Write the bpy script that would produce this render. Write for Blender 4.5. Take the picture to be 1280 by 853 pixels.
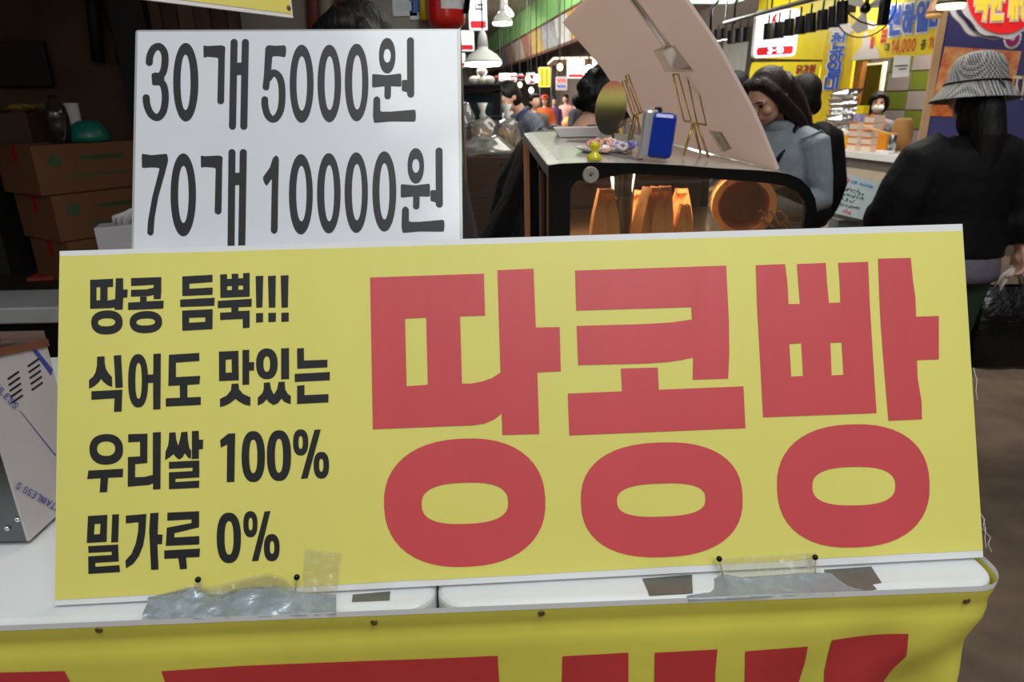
import bpy, bmesh, math, random
from mathutils import Vector, Matrix, noise
from mathutils.geometry import tessellate_polygon
random.seed(7)
for o in list(bpy.data.objects): bpy.data.objects.remove(o, do_unlink=True)
SC = bpy.context.scene; COL = SC.collection
R = math.radians; V = Vector

# ------------------------------------------------------------------ camera
F_PX, PITCH, ROLL, EYE = 850.0, math.atan((426.5-128)/850.0), R(1.2), V((0, 0, 1.45))
FWD = V((0, math.cos(PITCH), -math.sin(PITCH))); UP0 = V((0, math.sin(PITCH), math.cos(PITCH))); RT0 = V((1, 0, 0))
cr, sr = math.cos(ROLL), math.sin(ROLL)
RT = cr*RT0 - sr*UP0; UP = sr*RT0 + cr*UP0
cd = bpy.data.cameras.new('camera'); cam = bpy.data.objects.new('camera', cd); COL.objects.link(cam)
cd.sensor_width = 36; cd.lens = 36*F_PX/1280; cd.clip_start = 0.02; cd.clip_end = 200
m = Matrix.Identity(4)
for i in range(3): m[i][0], m[i][1], m[i][2], m[i][3] = RT[i], UP[i], -FWD[i], EYE[i]
cam.matrix_world = m
cd.dof.use_dof = True; cd.dof.focus_distance = 0.92; cd.dof.aperture_fstop = 9.5
SC.camera = cam

# ------------------------------------------------------------------ world, lights, exposure
SC.view_settings.view_transform = 'Standard'; SC.view_settings.look = 'None'
SC.view_settings.gamma = 1; SC.view_settings.use_curve_mapping = False
SC.view_settings.exposure = -0.07
w = bpy.data.worlds.new('daylight'); SC.world = w; w.use_nodes = True
w.node_tree.nodes['Background'].inputs[0].default_value = (0.93, 0.97, 1.0, 1)
w.node_tree.nodes['Background'].inputs[1].default_value = 0.62
def area(name, loc, aim, sx, sy, power, col=(1, 1, 1)):
    l = bpy.data.lights.new(name, 'AREA'); l.shape = 'RECTANGLE'; l.size = sx; l.size_y = sy; l.energy = power; l.color = col
    o = bpy.data.objects.new(name, l); COL.objects.link(o); o.location = loc
    o.rotation_euler = (V(aim)-V(loc)).to_track_quat('-Z', 'Y').to_euler(); return o
area('arcade_lamp', (0.6, -0.6, 3.9), (0.1, 0.8, 0.9), 1.6, 1.2, 46, (.97, 1, .97))
area('arcade_lamp', (1.2, -2.2, 3.9), (1.2, -2.6, 0), 1.6, 1.2, 60, (.98, 1, .97))  # unseen light added to brighten the awning reflected in the mirror
area('aisle_lamp', (1.7, 4.6, 3.4), (1.9, 5.4, 0), 1.6, 3.0, 110, (1, .95, .86))
area('fascia_lamp', (-1.2, 17, 3.5), (2.4, 19, 3.6), 8, 1.5, 420, (1, 1, .95))  # no source seen here; added to brighten the green fascia
area('stall_lamp', (3.9, 7.0, 2.5), (4.2, 7.6, 0.5), 1.2, 1.2, 80, (1, .94, .84))
area('far_aisle_lamp', (-0.6, 12, 4.2), (-1.0, 13, 0), 3, 8, 700, (1, .95, .88))
area('far_aisle_lamp', (-2.6, 24, 4.2), (-2.6, 25, 0), 5, 12, 1500, (1, .95, .88))

# ------------------------------------------------------------------ picture -> world helpers
def ray(px, py):
    u, v = px-640, py-426.5
    return RT*(u/F_PX) - UP*(v/F_PX) + FWD
def PY(px, py, y): d = ray(px, py); return EYE + d*(y/d.y)
def PZ(px, py, z): d = ray(px, py); return EYE + d*((z-EYE.z)/d.z)
class Plane:
    def __init__(s, o, ex, ey):
        s.o, s.ex, s.ey = V(o), V(ex).normalized(), V(ey).normalized()
        s.n = s.ex.cross(s.ey).normalized()
        if s.n.dot(EYE-s.o) < 0: s.n = -s.n
    def pix(s, px, py, off=0):
        d = ray(px, py); t = (s.o+s.n*off-EYE).dot(s.n)/d.dot(s.n); return EYE + d*t
    def at(s, u, v, off=0): return s.o + s.ex*u + s.ey*v + s.n*off
    def uv(s, p): q = p-s.o; return (q.dot(s.ex), q.dot(s.ey))

# ------------------------------------------------------------------ materials
def lin(c):
    def g(v):
        v = v/255.0; return v/12.92 if v <= .04045 else ((v+.055)/1.055)**2.4
    return (g(c[0]), g(c[1]), g(c[2]), 1)
MATS = {}
def mat(name, c, rough=.6, metal=0, var=0.0, vscale=8, bump=0, bscale=60, emit=0, c2=None, spec=.5, coat=0, trans=0, alpha=1, stretch=None):
    if name in MATS: return MATS[name]
    mt = bpy.data.materials.new(name); mt.use_nodes = True; nt = mt.node_tree; b = nt.nodes['Principled BSDF']
    c = lin(c); b.inputs['Base Color'].default_value = c
    b.inputs['Roughness'].default_value = rough; b.inputs['Metallic'].default_value = metal
    b.inputs['Specular IOR Level'].default_value = spec; b.inputs['Coat Weight'].default_value = coat
    b.inputs['Coat Roughness'].default_value = .12
    b.inputs['Transmission Weight'].default_value = trans; b.inputs['Alpha'].default_value = alpha
    tc = nt.nodes.new('ShaderNodeTexCoord'); src = tc.outputs['Object']
    if stretch:
        mp = nt.nodes.new('ShaderNodeMapping'); mp.inputs['Scale'].default_value = stretch; nt.links.new(src, mp.inputs[0]); src = mp.outputs[0]
    if var or c2:
        n = nt.nodes.new('ShaderNodeTexNoise'); n.inputs['Scale'].default_value = vscale; n.inputs['Detail'].default_value = 4
        nt.links.new(src, n.inputs['Vector'])
        r = nt.nodes.new('ShaderNodeValToRGB'); r.color_ramp.elements[0].position = .3; r.color_ramp.elements[1].position = .7
        a = lin(c2) if c2 else tuple(x*(1-var) for x in c[:3])+(1,)
        r.color_ramp.elements[0].color = a; r.color_ramp.elements[1].color = c if c2 else tuple(min(1, x*(1+var*.6)) for x in c[:3])+(1,)
        nt.links.new(n.outputs['Fac'], r.inputs[0]); nt.links.new(r.outputs[0], b.inputs['Base Color'])
    if bump:
        n2 = nt.nodes.new('ShaderNodeTexNoise'); n2.inputs['Scale'].default_value = bscale; n2.inputs['Detail'].default_value = 3
        nt.links.new(src, n2.inputs['Vector'])
        bp = nt.nodes.new('ShaderNodeBump'); bp.inputs['Strength'].default_value = bump; bp.inputs['Distance'].default_value = .01
        nt.links.new(n2.outputs['Fac'], bp.inputs['Height']); nt.links.new(bp.outputs[0], b.inputs['Normal'])
    if emit:
        b.inputs['Emission Color'].default_value = c; b.inputs['Emission Strength'].default_value = emit
    MATS[name] = mt; return mt
def glassmat(name, tint, refl=.12, rough=.02, dens=0.0, fog=(200, 200, 200), gmax=1.0, bump=0):
    """thin sheet: see-through with a fresnel gloss and an optional milky film"""
    if name in MATS: return MATS[name]
    mt = bpy.data.materials.new(name); mt.use_nodes = True; nt = mt.node_tree; nt.nodes.clear()
    out = nt.nodes.new('ShaderNodeOutputMaterial'); tr = nt.nodes.new('ShaderNodeBsdfTransparent'); gl = nt.nodes.new('ShaderNodeBsdfGlossy')
    df = nt.nodes.new('ShaderNodeBsdfDiffuse'); df.inputs[0].default_value = lin(fog)
    tr.inputs[0].default_value = lin(tint); gl.inputs['Roughness'].default_value = rough
    mx0 = nt.nodes.new('ShaderNodeMixShader'); mx0.inputs[0].default_value = dens
    fr = nt.nodes.new('ShaderNodeLayerWeight'); fr.inputs[0].default_value = refl
    mx = nt.nodes.new('ShaderNodeMixShader')
    nt.links.new(tr.outputs[0], mx0.inputs[1]); nt.links.new(df.outputs[0], mx0.inputs[2])
    if bump:
        n2 = nt.nodes.new('ShaderNodeTexNoise'); n2.inputs['Scale'].default_value = bump; n2.inputs['Detail'].default_value = 4; n2.inputs['Distortion'].default_value = 1.2; t2 = nt.nodes.new('ShaderNodeTexCoord'); nt.links.new(t2.outputs['Object'], n2.inputs['Vector'])
        bp = nt.nodes.new('ShaderNodeBump'); bp.inputs['Strength'].default_value = .9; bp.inputs['Distance'].default_value = .02; nt.links.new(n2.outputs['Fac'], bp.inputs['Height']); nt.links.new(bp.outputs[0], gl.inputs['Normal'])
    mu = nt.nodes.new('ShaderNodeMath'); mu.operation = 'MULTIPLY'; mu.inputs[1].default_value = gmax; nt.links.new(fr.outputs['Fresnel'], mu.inputs[0]); nt.links.new(mu.outputs[0], mx.inputs[0]); nt.links.new(mx0.outputs[0], mx.inputs[1]); nt.links.new(gl.outputs[0], mx.inputs[2])
    nt.links.new(mx.outputs[0], out.inputs[0]); MATS[name] = mt; return mt

# ------------------------------------------------------------------ mesh helpers
WM = {}
def NB(): return bmesh.new()
def face(bm, pts):
    return bm.faces.new([bm.verts.new(p) for p in pts])
def box(bm, c, s, rz=0, bev=0, mtx=None):
    r = bmesh.ops.create_cube(bm, size=1); vs = r['verts']
    M = (mtx or (Matrix.Translation(V(c)) @ Matrix.Rotation(rz, 4, 'Z'))) @ Matrix.Diagonal((s[0], s[1], s[2], 1))
    bmesh.ops.transform(bm, matrix=M, verts=vs)
    if bev:
        es = list({e for v in vs for e in v.link_edges})
        bmesh.ops.bevel(bm, geom=es, offset=bev, segments=2, affect='EDGES', profile=.5)
def frame_at(d):
    d = d.normalized(); a = V((0, 0, 1)) if abs(d.z) < .9 else V((1, 0, 0))
    x = d.cross(a).normalized(); return x, d.cross(x).normalized()
def tube(bm, pts, r, n=8, cap=True, sq=1.0):
    pts = [V(p) for p in pts]; rs = r if isinstance(r, (list, tuple)) else [r]*len(pts)
    x = y = None; rings = []
    for i, p in enumerate(pts):
        d = (pts[min(i+1, len(pts)-1)]-pts[max(i-1, 0)])
        if x is None: x, y = frame_at(d)
        else:
            dn = d.normalized(); x = (x-dn*x.dot(dn)).normalized(); y = dn.cross(x)
        rings.append([bm.verts.new(p+(x*math.cos(t)+y*sq*math.sin(t))*rs[i]) for t in [2*math.pi*k/n for k in range(n)]])
    for a, b in zip(rings, rings[1:]):
        for k in range(n): bm.faces.new((a[k], a[(k+1) % n], b[(k+1) % n], b[k]))
    if cap: bm.faces.new(rings[0][::-1]); bm.faces.new(rings[-1])
def ell(bm, c, r, rot=None, seg=14):
    q = bmesh.ops.create_uvsphere(bm, u_segments=seg, v_segments=max(6, seg*2//3), radius=1)
    M = Matrix.Translation(V(c)) @ (rot.to_4x4() if rot else Matrix.Identity(4)) @ Matrix.Diagonal((r[0], r[1], r[2], 1))
    bmesh.ops.transform(bm, matrix=M, verts=q['verts'])
def lathe(bm, prof, c=(0, 0, 0), n=20, mtx=None):
    rings = []
    for r, z in prof:
        rings.append([bm.verts.new(V((r*math.cos(2*math.pi*k/n), r*math.sin(2*math.pi*k/n), z))) for k in range(n)])
    for a, b in zip(rings, rings[1:]):
        for k in range(n): bm.faces.new((a[k], a[(k+1) % n], b[(k+1) % n], b[k]))
    if prof[0][0] > 1e-5: bm.faces.new(rings[0][::-1])
    if prof[-1][0] > 1e-5: bm.faces.new(rings[-1])
    vs = [v for rg in rings for v in rg]
    bmesh.ops.transform(bm, matrix=Matrix.Translation(V(c)) @ (mtx.to_4x4() if mtx else Matrix.Identity(4)), verts=vs)
def loft(bm, rings, n=16):
    """rings: (centre, rx, ry) horizontal superellipses"""
    R_ = []
    for c, rx, ry in rings:
        R_.append([bm.verts.new(V(c)+V((rx*math.cos(t), ry*math.sin(t), 0))) for t in [2*math.pi*k/n for k in range(n)]])
    for a, b in zip(R_, R_[1:]):
        for k in range(n): bm.faces.new((a[k], a[(k+1) % n], b[(k+1) % n], b[k]))
    bm.faces.new(R_[0][::-1]); bm.faces.new(R_[-1])
def prism(bm, pts, d, holes=()):
    """extrude a planar 3-D polygon (with holes) by vector d"""
    d = V(d); loops = [[V(p) for p in pts]] + [[V(p) for p in h] for h in holes]
    flat = [p for l in loops for p in l]; tris = tessellate_polygon(loops)
    a = [bm.verts.new(p) for p in flat]; b = [bm.verts.new(p+d) for p in flat]
    for t in tris:
        try: bm.faces.new([a[i] for i in t]); bm.faces.new([b[i] for i in t[::-1]])
        except ValueError: pass
    k = 0
    for l in loops:
        n = len(l)
        for i in range(n):
            j = (i+1) % n; bm.faces.new((a[k+i], a[k+j], b[k+j], b[k+i]))
        k += n
    bmesh.ops.recalc_face_normals(bm, faces=bm.faces)
def flat(bm, pts, holes=()):
    loops = [[V(p) for p in pts]] + [[V(p) for p in h] for h in holes]
    fl = [bm.verts.new(p) for l in loops for p in l]
    for t in tessellate_polygon(loops):
        try: bm.faces.new([fl[i] for i in t])
        except ValueError: pass
def obj(name, bm, mt, parent=None, local=False, smooth=False, label=None, cat=None, group=None, kind=None, remesh=0, sub=0):
    me = bpy.data.meshes.new(name)
    if not remesh: bmesh.ops.recalc_face_normals(bm, faces=bm.faces)
    bm.to_mesh(me); bm.free()
    for x in (mt if isinstance(mt, list) else [mt]): me.materials.append(x)
    o = bpy.data.objects.new(name, me); COL.objects.link(o)
    if parent:
        W = WM[parent.name]
        if not local: me.transform(W.inverted())
        o.parent = parent; WM[o.name] = W
    else:
        xs = [v.co for v in me.vertices]
        lo = V([min(p[i] for p in xs) for i in range(3)]); hi = V([max(p[i] for p in xs) for i in range(3)])
        base = V(((lo.x+hi.x)/2, (lo.y+hi.y)/2, lo.z)); me.transform(Matrix.Translation(-base)); o.location = base
        WM[o.name] = Matrix.Translation(base)
    if smooth or remesh:
        for p in me.polygons: p.use_smooth = True
    if remesh:
        md = o.modifiers.new('skin', 'REMESH'); md.mode = 'VOXEL'; md.voxel_size = remesh; md.use_smooth_shade = True
        sm = o.modifiers.new('soft', 'SMOOTH'); sm.factor = .5; sm.iterations = 4
    if sub: md = o.modifiers.new('sub', 'SUBSURF'); md.levels = md.render_levels = sub
    tag(o, label, cat, group, kind); return o
def tag(o, label=None, cat=None, group=None, kind=None):
    if label: o['label'] = label
    if cat: o['category'] = cat
    if group: o['group'] = group
    if kind: o['kind'] = kind
def thing(name, label, cat, loc=(0, 0, 0), rz=0, group=None):
    o = bpy.data.objects.new(name, None); COL.objects.link(o); o.empty_display_size = .05
    o.location = loc; o.rotation_euler = (0, 0, rz); WM[o.name] = Matrix.Translation(V(loc)) @ Matrix.Rotation(rz, 4, 'Z')
    tag(o, label, cat, group); return o
def struct(name, bm, mt, label=None): return obj(name, bm, mt, kind='structure', label=label)
def dup(root, loc, rz=None, label=None):
    r = root.copy(); COL.objects.link(r); r.location = loc
    if rz is not None: r.rotation_euler = (0, 0, rz)
    if label: r['label'] = label
    for ch in list(root.children):
        c = ch.copy(); COL.objects.link(c); c.parent = r
        for g in ch.children: d = g.copy(); COL.objects.link(d); d.parent = c
    return r

# ------------------------------------------------------------------ lettering: simple strokes for hangul and figures
def arc(cx, cy, rx, ry, a0=0, a1=360, n=18): return [(cx+rx*math.cos(R(a0+(a1-a0)*i/n)), cy+ry*math.sin(R(a0+(a1-a0)*i/n))) for i in range(n+1)]
JAMO = {'g': [[(0, 0), (1, 0), (.9, 1)]], 'n': [[(0, 0), (0, 1), (1, 1)]], 'd': [[(1, 0), (0, 0), (0, 1), (1, 1)]],
 'r': [[(0, 0), (1, 0), (1, .5), (0, .5), (0, 1), (1, 1)]], 'm': [[(0, 0), (1, 0), (1, 1), (0, 1), (0, 0)]], 'o': [arc(.5, .5, .5, .5)],
 'j': [[(0, 0), (1, 0)], [(.5, 0), (.45, .45), (0, 1)], [(.5, .45), (1, 1)]], 'c': [[(.3, 0), (.7, 0)], [(0, .3), (1, .3)], [(.5, .3), (0, 1)], [(.5, .55), (1, 1)]],
 'h': [[(.3, 0), (.7, 0)], [(0, .25), (1, .25)], arc(.5, .72, .36, .28)], 'a': [[(.3, 0), (.3, 1)], [(.3, .5), (1, .5)]], 'e': [[(.7, 0), (.7, 1)], [(0, .5), (.7, .5)]],
 'E': [[(.2, 0), (.2, 1)], [(.85, 0), (.85, 1)], [(.2, .5), (.85, .5)]], 'A': [[(.85, 0), (.85, 1)], [(.2, 0), (.2, 1)], [(.2, .5), (.85, .5)]],
 'i': [[(.5, 0), (.5, 1)]], 'u': [[(0, .2), (1, .2)], [(.5, .2), (.5, 1)]], 'G': [[(0, 0), (1, 0), (1, 1)]], 'y': [[(0, 0), (1, 0)]],
 'R': [[(0, 0), (.45, 0), (.45, .5), (0, .5), (0, 1), (.45, 1)], [(.6, 0), (1, 0), (1, 1)]]}
SYL = {'천': [('c', 0, 0, .55, .58), ('e', .5, 0, 1, .62), ('n', .2, .7, .95, 1)], '하': [('h', 0, .05, .6, .95), ('a', .62, 0, 1, 1)],
 '일': [('o', 0, 0, .55, .48), ('i', .7, 0, 1, .5), ('r', .15, .6, .9, 1)], '미': [('m', 0, .1, .55, .85), ('i', .7, 0, 1, 1)],
 '닭': [('d', 0, 0, .5, .42), ('a', .6, 0, 1, .5), ('R', .08, .6, .95, 1)], '강': [('g', 0, 0, .5, .5), ('a', .6, 0, 1, .55), ('o', .2, .62, .85, 1)],
 '정': [('j', 0, 0, .55, .52), ('e', .5, 0, 1, .55), ('o', .2, .62, .85, 1)], '대': [('d', 0, .1, .45, .8), ('A', .5, 0, 1, 1)],
 '중': [('j', .1, 0, .9, .4), ('u', 0, .45, 1, .68), ('o', .2, .68, .8, 1)], '국': [('g', .15, 0, .85, .32), ('u', 0, .36, 1, .6), ('g', .15, .62, .85, 1)],
 '안': [('o', 0, 0, .5, .55), ('a', .6, 0, 1, .62), ('n', .2, .7, .95, 1)], '개': [('g', 0, .05, .45, .85), ('A', .5, 0, 1, 1)],
 '장': [('j', 0, 0, .55, .52), ('a', .6, 0, 1, .55), ('o', .2, .62, .85, 1)], '지': [('j', 0, .05, .6, .9), ('i', .7, 0, 1, 1)],
 '0': [('0',)], '1': [('1',)], '4': [('4',)], ',': [(',',)], '3': [('3',)], '-': [('-',)], '5': [('5',)]}
FIG = {'0': [arc(.35, .5, .3, .48)], '1': [[(.1, .2), (.35, 0), (.35, 1)]], '4': [[(.5, 1), (.5, 0), (0, .7), (.7, .7)]], ',': [[(.2, .9), (.1, 1.15)]],
 '3': [arc(.3, .25, .28, .25, -160, 90, 10), arc(.3, .75, .32, .25, -90, 160, 10)], '-': [[(.05, .5), (.5, .5)]], '5': [[(.55, 0), (.1, 0), (.06, .45)], arc(.3, .68, .3, .3, -130, 140, 10)],
 'S': [arc(.3, .25, .26, .25, -20, -270, 10), arc(.3, .75, .26, .25, -90, 150, 10)], 'T': [[(0, 0), (.6, 0)], [(.3, 0), (.3, 1)]], 'A': [[(0, 1), (.3, 0), (.6, 1)], [(.12, .65), (.48, .65)]],
 'I': [[(.15, 0), (.15, 1)]], 'N': [[(.05, 1), (.05, 0), (.55, 1), (.55, 0)]], 'L': [[(.05, 0), (.05, 1), (.5, 1)]], 'E': [[(.5, 0), (.05, 0), (.05, 1), (.5, 1)], [(.05, .5), (.42, .5)]]}
ADV = {',': .3, '-': .6, 'I': .38, '1': .6}
def glyph(ch):
    if ch in FIG: return FIG[ch]
    out = []
    for j, x0, y0, x1, y1 in SYL[ch]:
        for pl in JAMO[j]: out.append([(x0+(x1-x0)*a, y0+(y1-y0)*b) for a, b in pl])
    return out
def stroke(bm, pts, wd, fn):
    """2-D polyline of width wd mapped into space by fn(u, v)"""
    P = [V((a, b)) for a, b in pts]
    for a, b in zip(P, P[1:]):
        d = b-a
        if d.length < 1e-9: continue
        d.normalize(); nn = V((-d.y, d.x))*wd/2; e = d*wd*.45
        try: bm.faces.new([bm.verts.new(fn(*q)) for q in (a-e+nn, a-e-nn, b+e-nn, b+e+nn)])
        except ValueError: pass
def word(bm, text, fn, gw=.9, adv=1.0, wd=.15, vertical=False):
    """glyph cells 1 high; fn maps text units to space"""
    x = 0
    for ch in text:
        if ch == ' ': x += .45; continue
        for pl in glyph(ch):
            stroke(bm, [((a*gw, b+x) if vertical else (a*gw+x, b)) for a, b in pl], wd, fn)
        x += adv if ch in SYL and ch not in FIG else (adv if vertical else ADV.get(ch, .82))
    return x
def quadmap(p00, p10, p11, p01, n=None, off=0):
    o = (n*off if n else V((0, 0, 0)))
    return lambda u, v: p00*(1-u)*(1-v)+p10*u*(1-v)+p11*u*v+p01*(1-u)*v+o
def sell(cx, cy, rx, ry, e=2.0, rot=0, n=48):
    out = []; c, s = math.cos(R(rot)), math.sin(R(rot))
    for k in range(n):
        t = 2*math.pi*k/n; a, b = math.cos(t), math.sin(t)
        x = rx*math.copysign(abs(a)**(2/e), a); y = ry*math.copysign(abs(b)**(2/e), b)
        out.append((cx+c*x-s*y, cy+s*x+c*y))
    return out

# ================================================================== shared materials
YEL = mat('yellow_vinyl', (222, 215, 112), .45, var=.05, vscale=3, bump=.3, bscale=11, stretch=(1, .2, .16))
YEL2 = mat('yellow_cloth', (216, 208, 84), .55, var=.08, vscale=5, bump=.15, bscale=14)
REDP = mat('red_print', (202, 74, 80), .45, var=.04, vscale=12, bump=.3, bscale=11, stretch=(1, .2, .16))
REDC = mat('red_cloth_print', (192, 56, 58), .55, var=.06, vscale=9, bump=.12, bscale=14)
BLK = mat('black_print', (36, 37, 39), .5, spec=.35, var=.1, vscale=40)
INK = mat('charcoal_print', (36, 36, 40), .4, spec=.3, var=.12, vscale=120)
WPAP = mat('white_laminated_paper', (204, 207, 214), .32, var=.02, vscale=30, coat=.5)
WPLA = mat('white_plastic_top', (216, 219, 220), .42, var=.05, vscale=6, bump=.05, bscale=120)
WFOAM = mat('white_vinyl_edge', (222, 224, 226), .5, var=.03, vscale=20)
STEEL = mat('brushed_steel', (176, 178, 180), .3, metal=1, var=.12, vscale=10, stretch=(1, 12, 12))
DSTEEL = mat('dark_steel', (120, 122, 124), .35, metal=1, var=.15, vscale=9)
CHROME = mat('chrome', (225, 226, 228), .08, metal=1)
BLACKM = mat('black_metal', (9, 9, 10), .4, spec=.3)
BLACKP = mat('black_plastic', (6, 6, 7), .3, spec=.3)
SKIN = mat('skin', (205, 160, 135), .5, var=.04, vscale=20)
HAIRM = mat('black_hair', (15, 13, 13), .55, spec=.25, var=.4, vscale=30, bump=.6, bscale=70, stretch=(1, 1, .12))
HAIRB = mat('dark_brown_hair', (32, 20, 17), .5, spec=.3, var=.45, vscale=30, bump=.6, bscale=70, stretch=(1, 1, .12))
WHITEP = mat('white_plastic', (232, 232, 230), .4)
REDPL = mat('red_paint', (196, 28, 26), .3, coat=.3)

# ================================================================== the setting
fl = mat('brown_asphalt_floor', (96, 78, 62), .75, var=.4, vscale=5, bump=.4, bscale=160)
b = NB(); box(b, (0, 24, -.05), (30, 60, .1)); struct('floor', b, fl)
stall = mat('sooty_brown_wall', (104, 78, 60), .8, var=.55, vscale=2.2, c2=(56, 42, 34), bump=.3, bscale=10)
b = NB(); box(b, (-1.75, 3.3, 1.25), (3.1, .1, 2.5)); struct('wall_back', b, stall)
b = NB(); box(b, (-3.05, 2.1, 1.25), (.1, 2.5, 2.5))
struct('wall_left', b, stall)
greyw = mat('grey_plaster', (150, 146, 138), .75, var=.18, vscale=4, bump=.2, bscale=30)
b = NB(); box(b, (-.66, 3.2, 1.25), (.9, .1, 2.5)); struct('wall_right', b, greyw)
b = NB(); box(b, (-1.66, 2.15, 2.53), (2.9, 2.4, .06)); struct('ceiling', b, mat('dark_ceiling', (52, 46, 42), .8))
# the aisle: direction and the two facades
AX = V((-.1415, .99, 0)); NX = V((-.99, -.1415, 0))
def fac(k): return Plane(V((0, 0, 1.45))-NX*k, -AX, (0, 0, -1))
FK = fac(4.6)
def wallslab(name, k, t0, t1, z0, z1, th, mt, st=True, parent=None):
    b = NB(); o = V((0, 0, 0))-NX*k
    pts = [o+AX*t0+V((0, 0, z0)), o+AX*t1+V((0, 0, z0)), o+AX*t1+V((0, 0, z1)), o+AX*t0+V((0, 0, z1))]
    prism(b, pts, -NX*th)
    return struct(name, b, mt) if st else obj(name, b, mt, parent)
# market hall roof far above the aisle, and the shop rows
wallslab('wall_aisle', 5.6, -4, 60, 0, 4.6, .1, mat('dim_shop_wall', (92, 82, 74), .8, var=.3, vscale=1.5))
b = NB(); box(b, (-2, 33, 4.65), (26, 56, .1)); struct('trim_1', b, mat('hall_roof', (168, 172, 166), .8, var=.12, vscale=.8))
b = NB(); o = -NX*3.3
prism(b, [o+AX*3+V((0, 0, 2.75)), o+AX*13+V((0, 0, 2.75)), o-NX*1.4+AX*13+V((0, 0, 2.75)), o-NX*1.4+AX*3+V((0, 0, 2.75))], (0, 0, .12))
struct('trim_2', b, mat('beige_soffit', (170, 160, 142), .7, var=.1, vscale=2))
b = NB(); o = -NX*-6.2
prism(b, [o+AX*5+V((0, 0, 0)), o+AX*60+V((0, 0, 0)), o+AX*60+V((0, 0, 4.6)), o+AX*5+V((0, 0, 4.6))], NX*.1)
struct('wall_far_left', b, mat('far_shop_wall', (120, 104, 88), .8, var=.35, vscale=1.2))
b = NB(); box(b, (-8, 60, 2.3), (26, .2, 4.6)); struct('wall_end', b, mat('end_wall', (140, 136, 124), .8, var=.2))
# opposite row behind the viewer: seen only in the mirror and as the surroundings of the light
b = NB(); box(b, (1.5, -4, 1.1), (16, .2, 2.2)); struct('wall_front', b, mat('opposite_shop', (40, 34, 30), .8, var=.3))
aw = thing('shop_awning', 'yellow awning with red upper band over the shop across the aisle behind the viewer', 'awning', (1.5, -3.8, 2.16))
b = NB(); box(b, (1.5, -3.8, 2.23), (14, .06, .14)); obj('yellow_valance', b, YEL, aw)
b = NB(); box(b, (1.5, -3.8, 2.55), (14, .08, .5)); obj('red_valance', b, REDP, aw)

# green ribbed fascia with the strip of shop panels under it (far right side of the aisle)
GRN = mat('green_ribbed_sheet', (150, 208, 126), .5, var=.2, vscale=1.2)
fa = thing('ribbed_fascia', 'green ribbed sheet fascia running along the aisle above the shop panels', 'fascia', tuple(-NX*4.6+AX*30))
t = 13.0; k = 0
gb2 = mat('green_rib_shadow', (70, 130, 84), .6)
while t < 58:
    wdt = .9
    o = -NX*4.58+AX*t
    b = NB(); prism(b, [o+V((0, 0, 3.78)), o+AX*(wdt*.86)+V((0, 0, 3.78)), o+AX*(wdt*.86)+V((0, 0, 4.6)), o+V((0, 0, 4.6))], NX*.07)
    obj('rib', b, GRN, fa); t += wdt
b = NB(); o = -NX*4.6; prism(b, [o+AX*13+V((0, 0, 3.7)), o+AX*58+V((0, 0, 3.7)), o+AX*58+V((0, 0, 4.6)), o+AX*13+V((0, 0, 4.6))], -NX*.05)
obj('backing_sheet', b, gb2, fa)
b = NB(); prism(b, [o+NX*.1+AX*13+V((0, 0, 3.68)), o+NX*.1+AX*58+V((0, 0, 3.68)), o+NX*.1+AX*58+V((0, 0, 3.78)), o+NX*.1+AX*13+V((0, 0, 3.78))], -NX*.15)
obj('rail', b, mat('rust_rail', (92, 62, 48), .6), fa)
ps = thing('panel_strip', 'sloping row of faded shop picture panels below the green fascia', 'panels', tuple(-NX*4.5+AX*28))
pc = [(168, 150, 116), (112, 116, 106), (186, 146, 62), (196, 194, 188), (150, 152, 154), (176, 152, 92), (168, 120, 104), (190, 184, 170), (170, 138, 110), (120, 116, 132)]
t = 13.5; i = 0
while t < 50:
    L = 2.1 if i % 3 else 1.7
    o = -NX*4.45+AX*t; o2 = -NX*4.6+AX*t
    b = NB(); prism(b, [o2+V((0, 0, 2.96)), o2+AX*(L-.07)+V((0, 0, 2.96)), o+AX*(L-.07)+V((0, 0, 3.66)), o+V((0, 0, 3.66))], NX*.04)
    obj('panel', b, mat('faded_panel_%d' % (i % 10), pc[i % 10], .6, var=.25, vscale=3), ps); t += L; i += 1
b = NB(); o = -NX*4.6; prism(b, [o+AX*13+V((0, 0, 2.9)), o+AX*50+V((0, 0, 2.9)), o+AX*50+V((0, 0, 2.98)), o+AX*13+V((0, 0, 2.98))], NX*.1)
obj('rail', b, MATS['rust_rail'], ps)

# ================================================================== counter with two white table tops and the front cloth
ZT = .8715
A = PZ(0, 783, ZT); B_ = PZ(1190, 735, ZT); FX = (B_-A); FX.z = 0; FX.normalize(); BKD = V((-FX.y, FX.x, 0))
fo = A.copy()                                  # origin of the front line
def fr(s, d=0, z=ZT): return fo+FX*s+BKD*d+V((0, 0, z-ZT))
S_END = (PZ(1252, 722, ZT)-fo).dot(FX); S_GAP = (PZ(543, 762, ZT)-fo).dot(FX)
def slab(s0, s1, d0, d1, z0, z1, r):
    pts = []
    for cx, cy, a0 in ((s1-r, d0+r, -90), (s1-r, d1-r, 0), (s0+r, d1-r, 90), (s0+r, d0+r, 180)):
        for i in range(7):
            a = R(a0+15*i); pts.append(fr(cx+r*math.cos(a), cy+r*math.sin(a), z0))
    b = NB(); prism(b, pts, (0, 0, z1-z0))
    top = [e for e in b.edges if all(abs(v.co.z-z1) < 1e-5 for v in e.verts) and any(abs(f.normal.z) < .5 for f in e.link_faces)]
    bmesh.ops.bevel(b, geom=top, offset=.009, segments=3, affect='EDGES', profile=.5)
    return b
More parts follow.
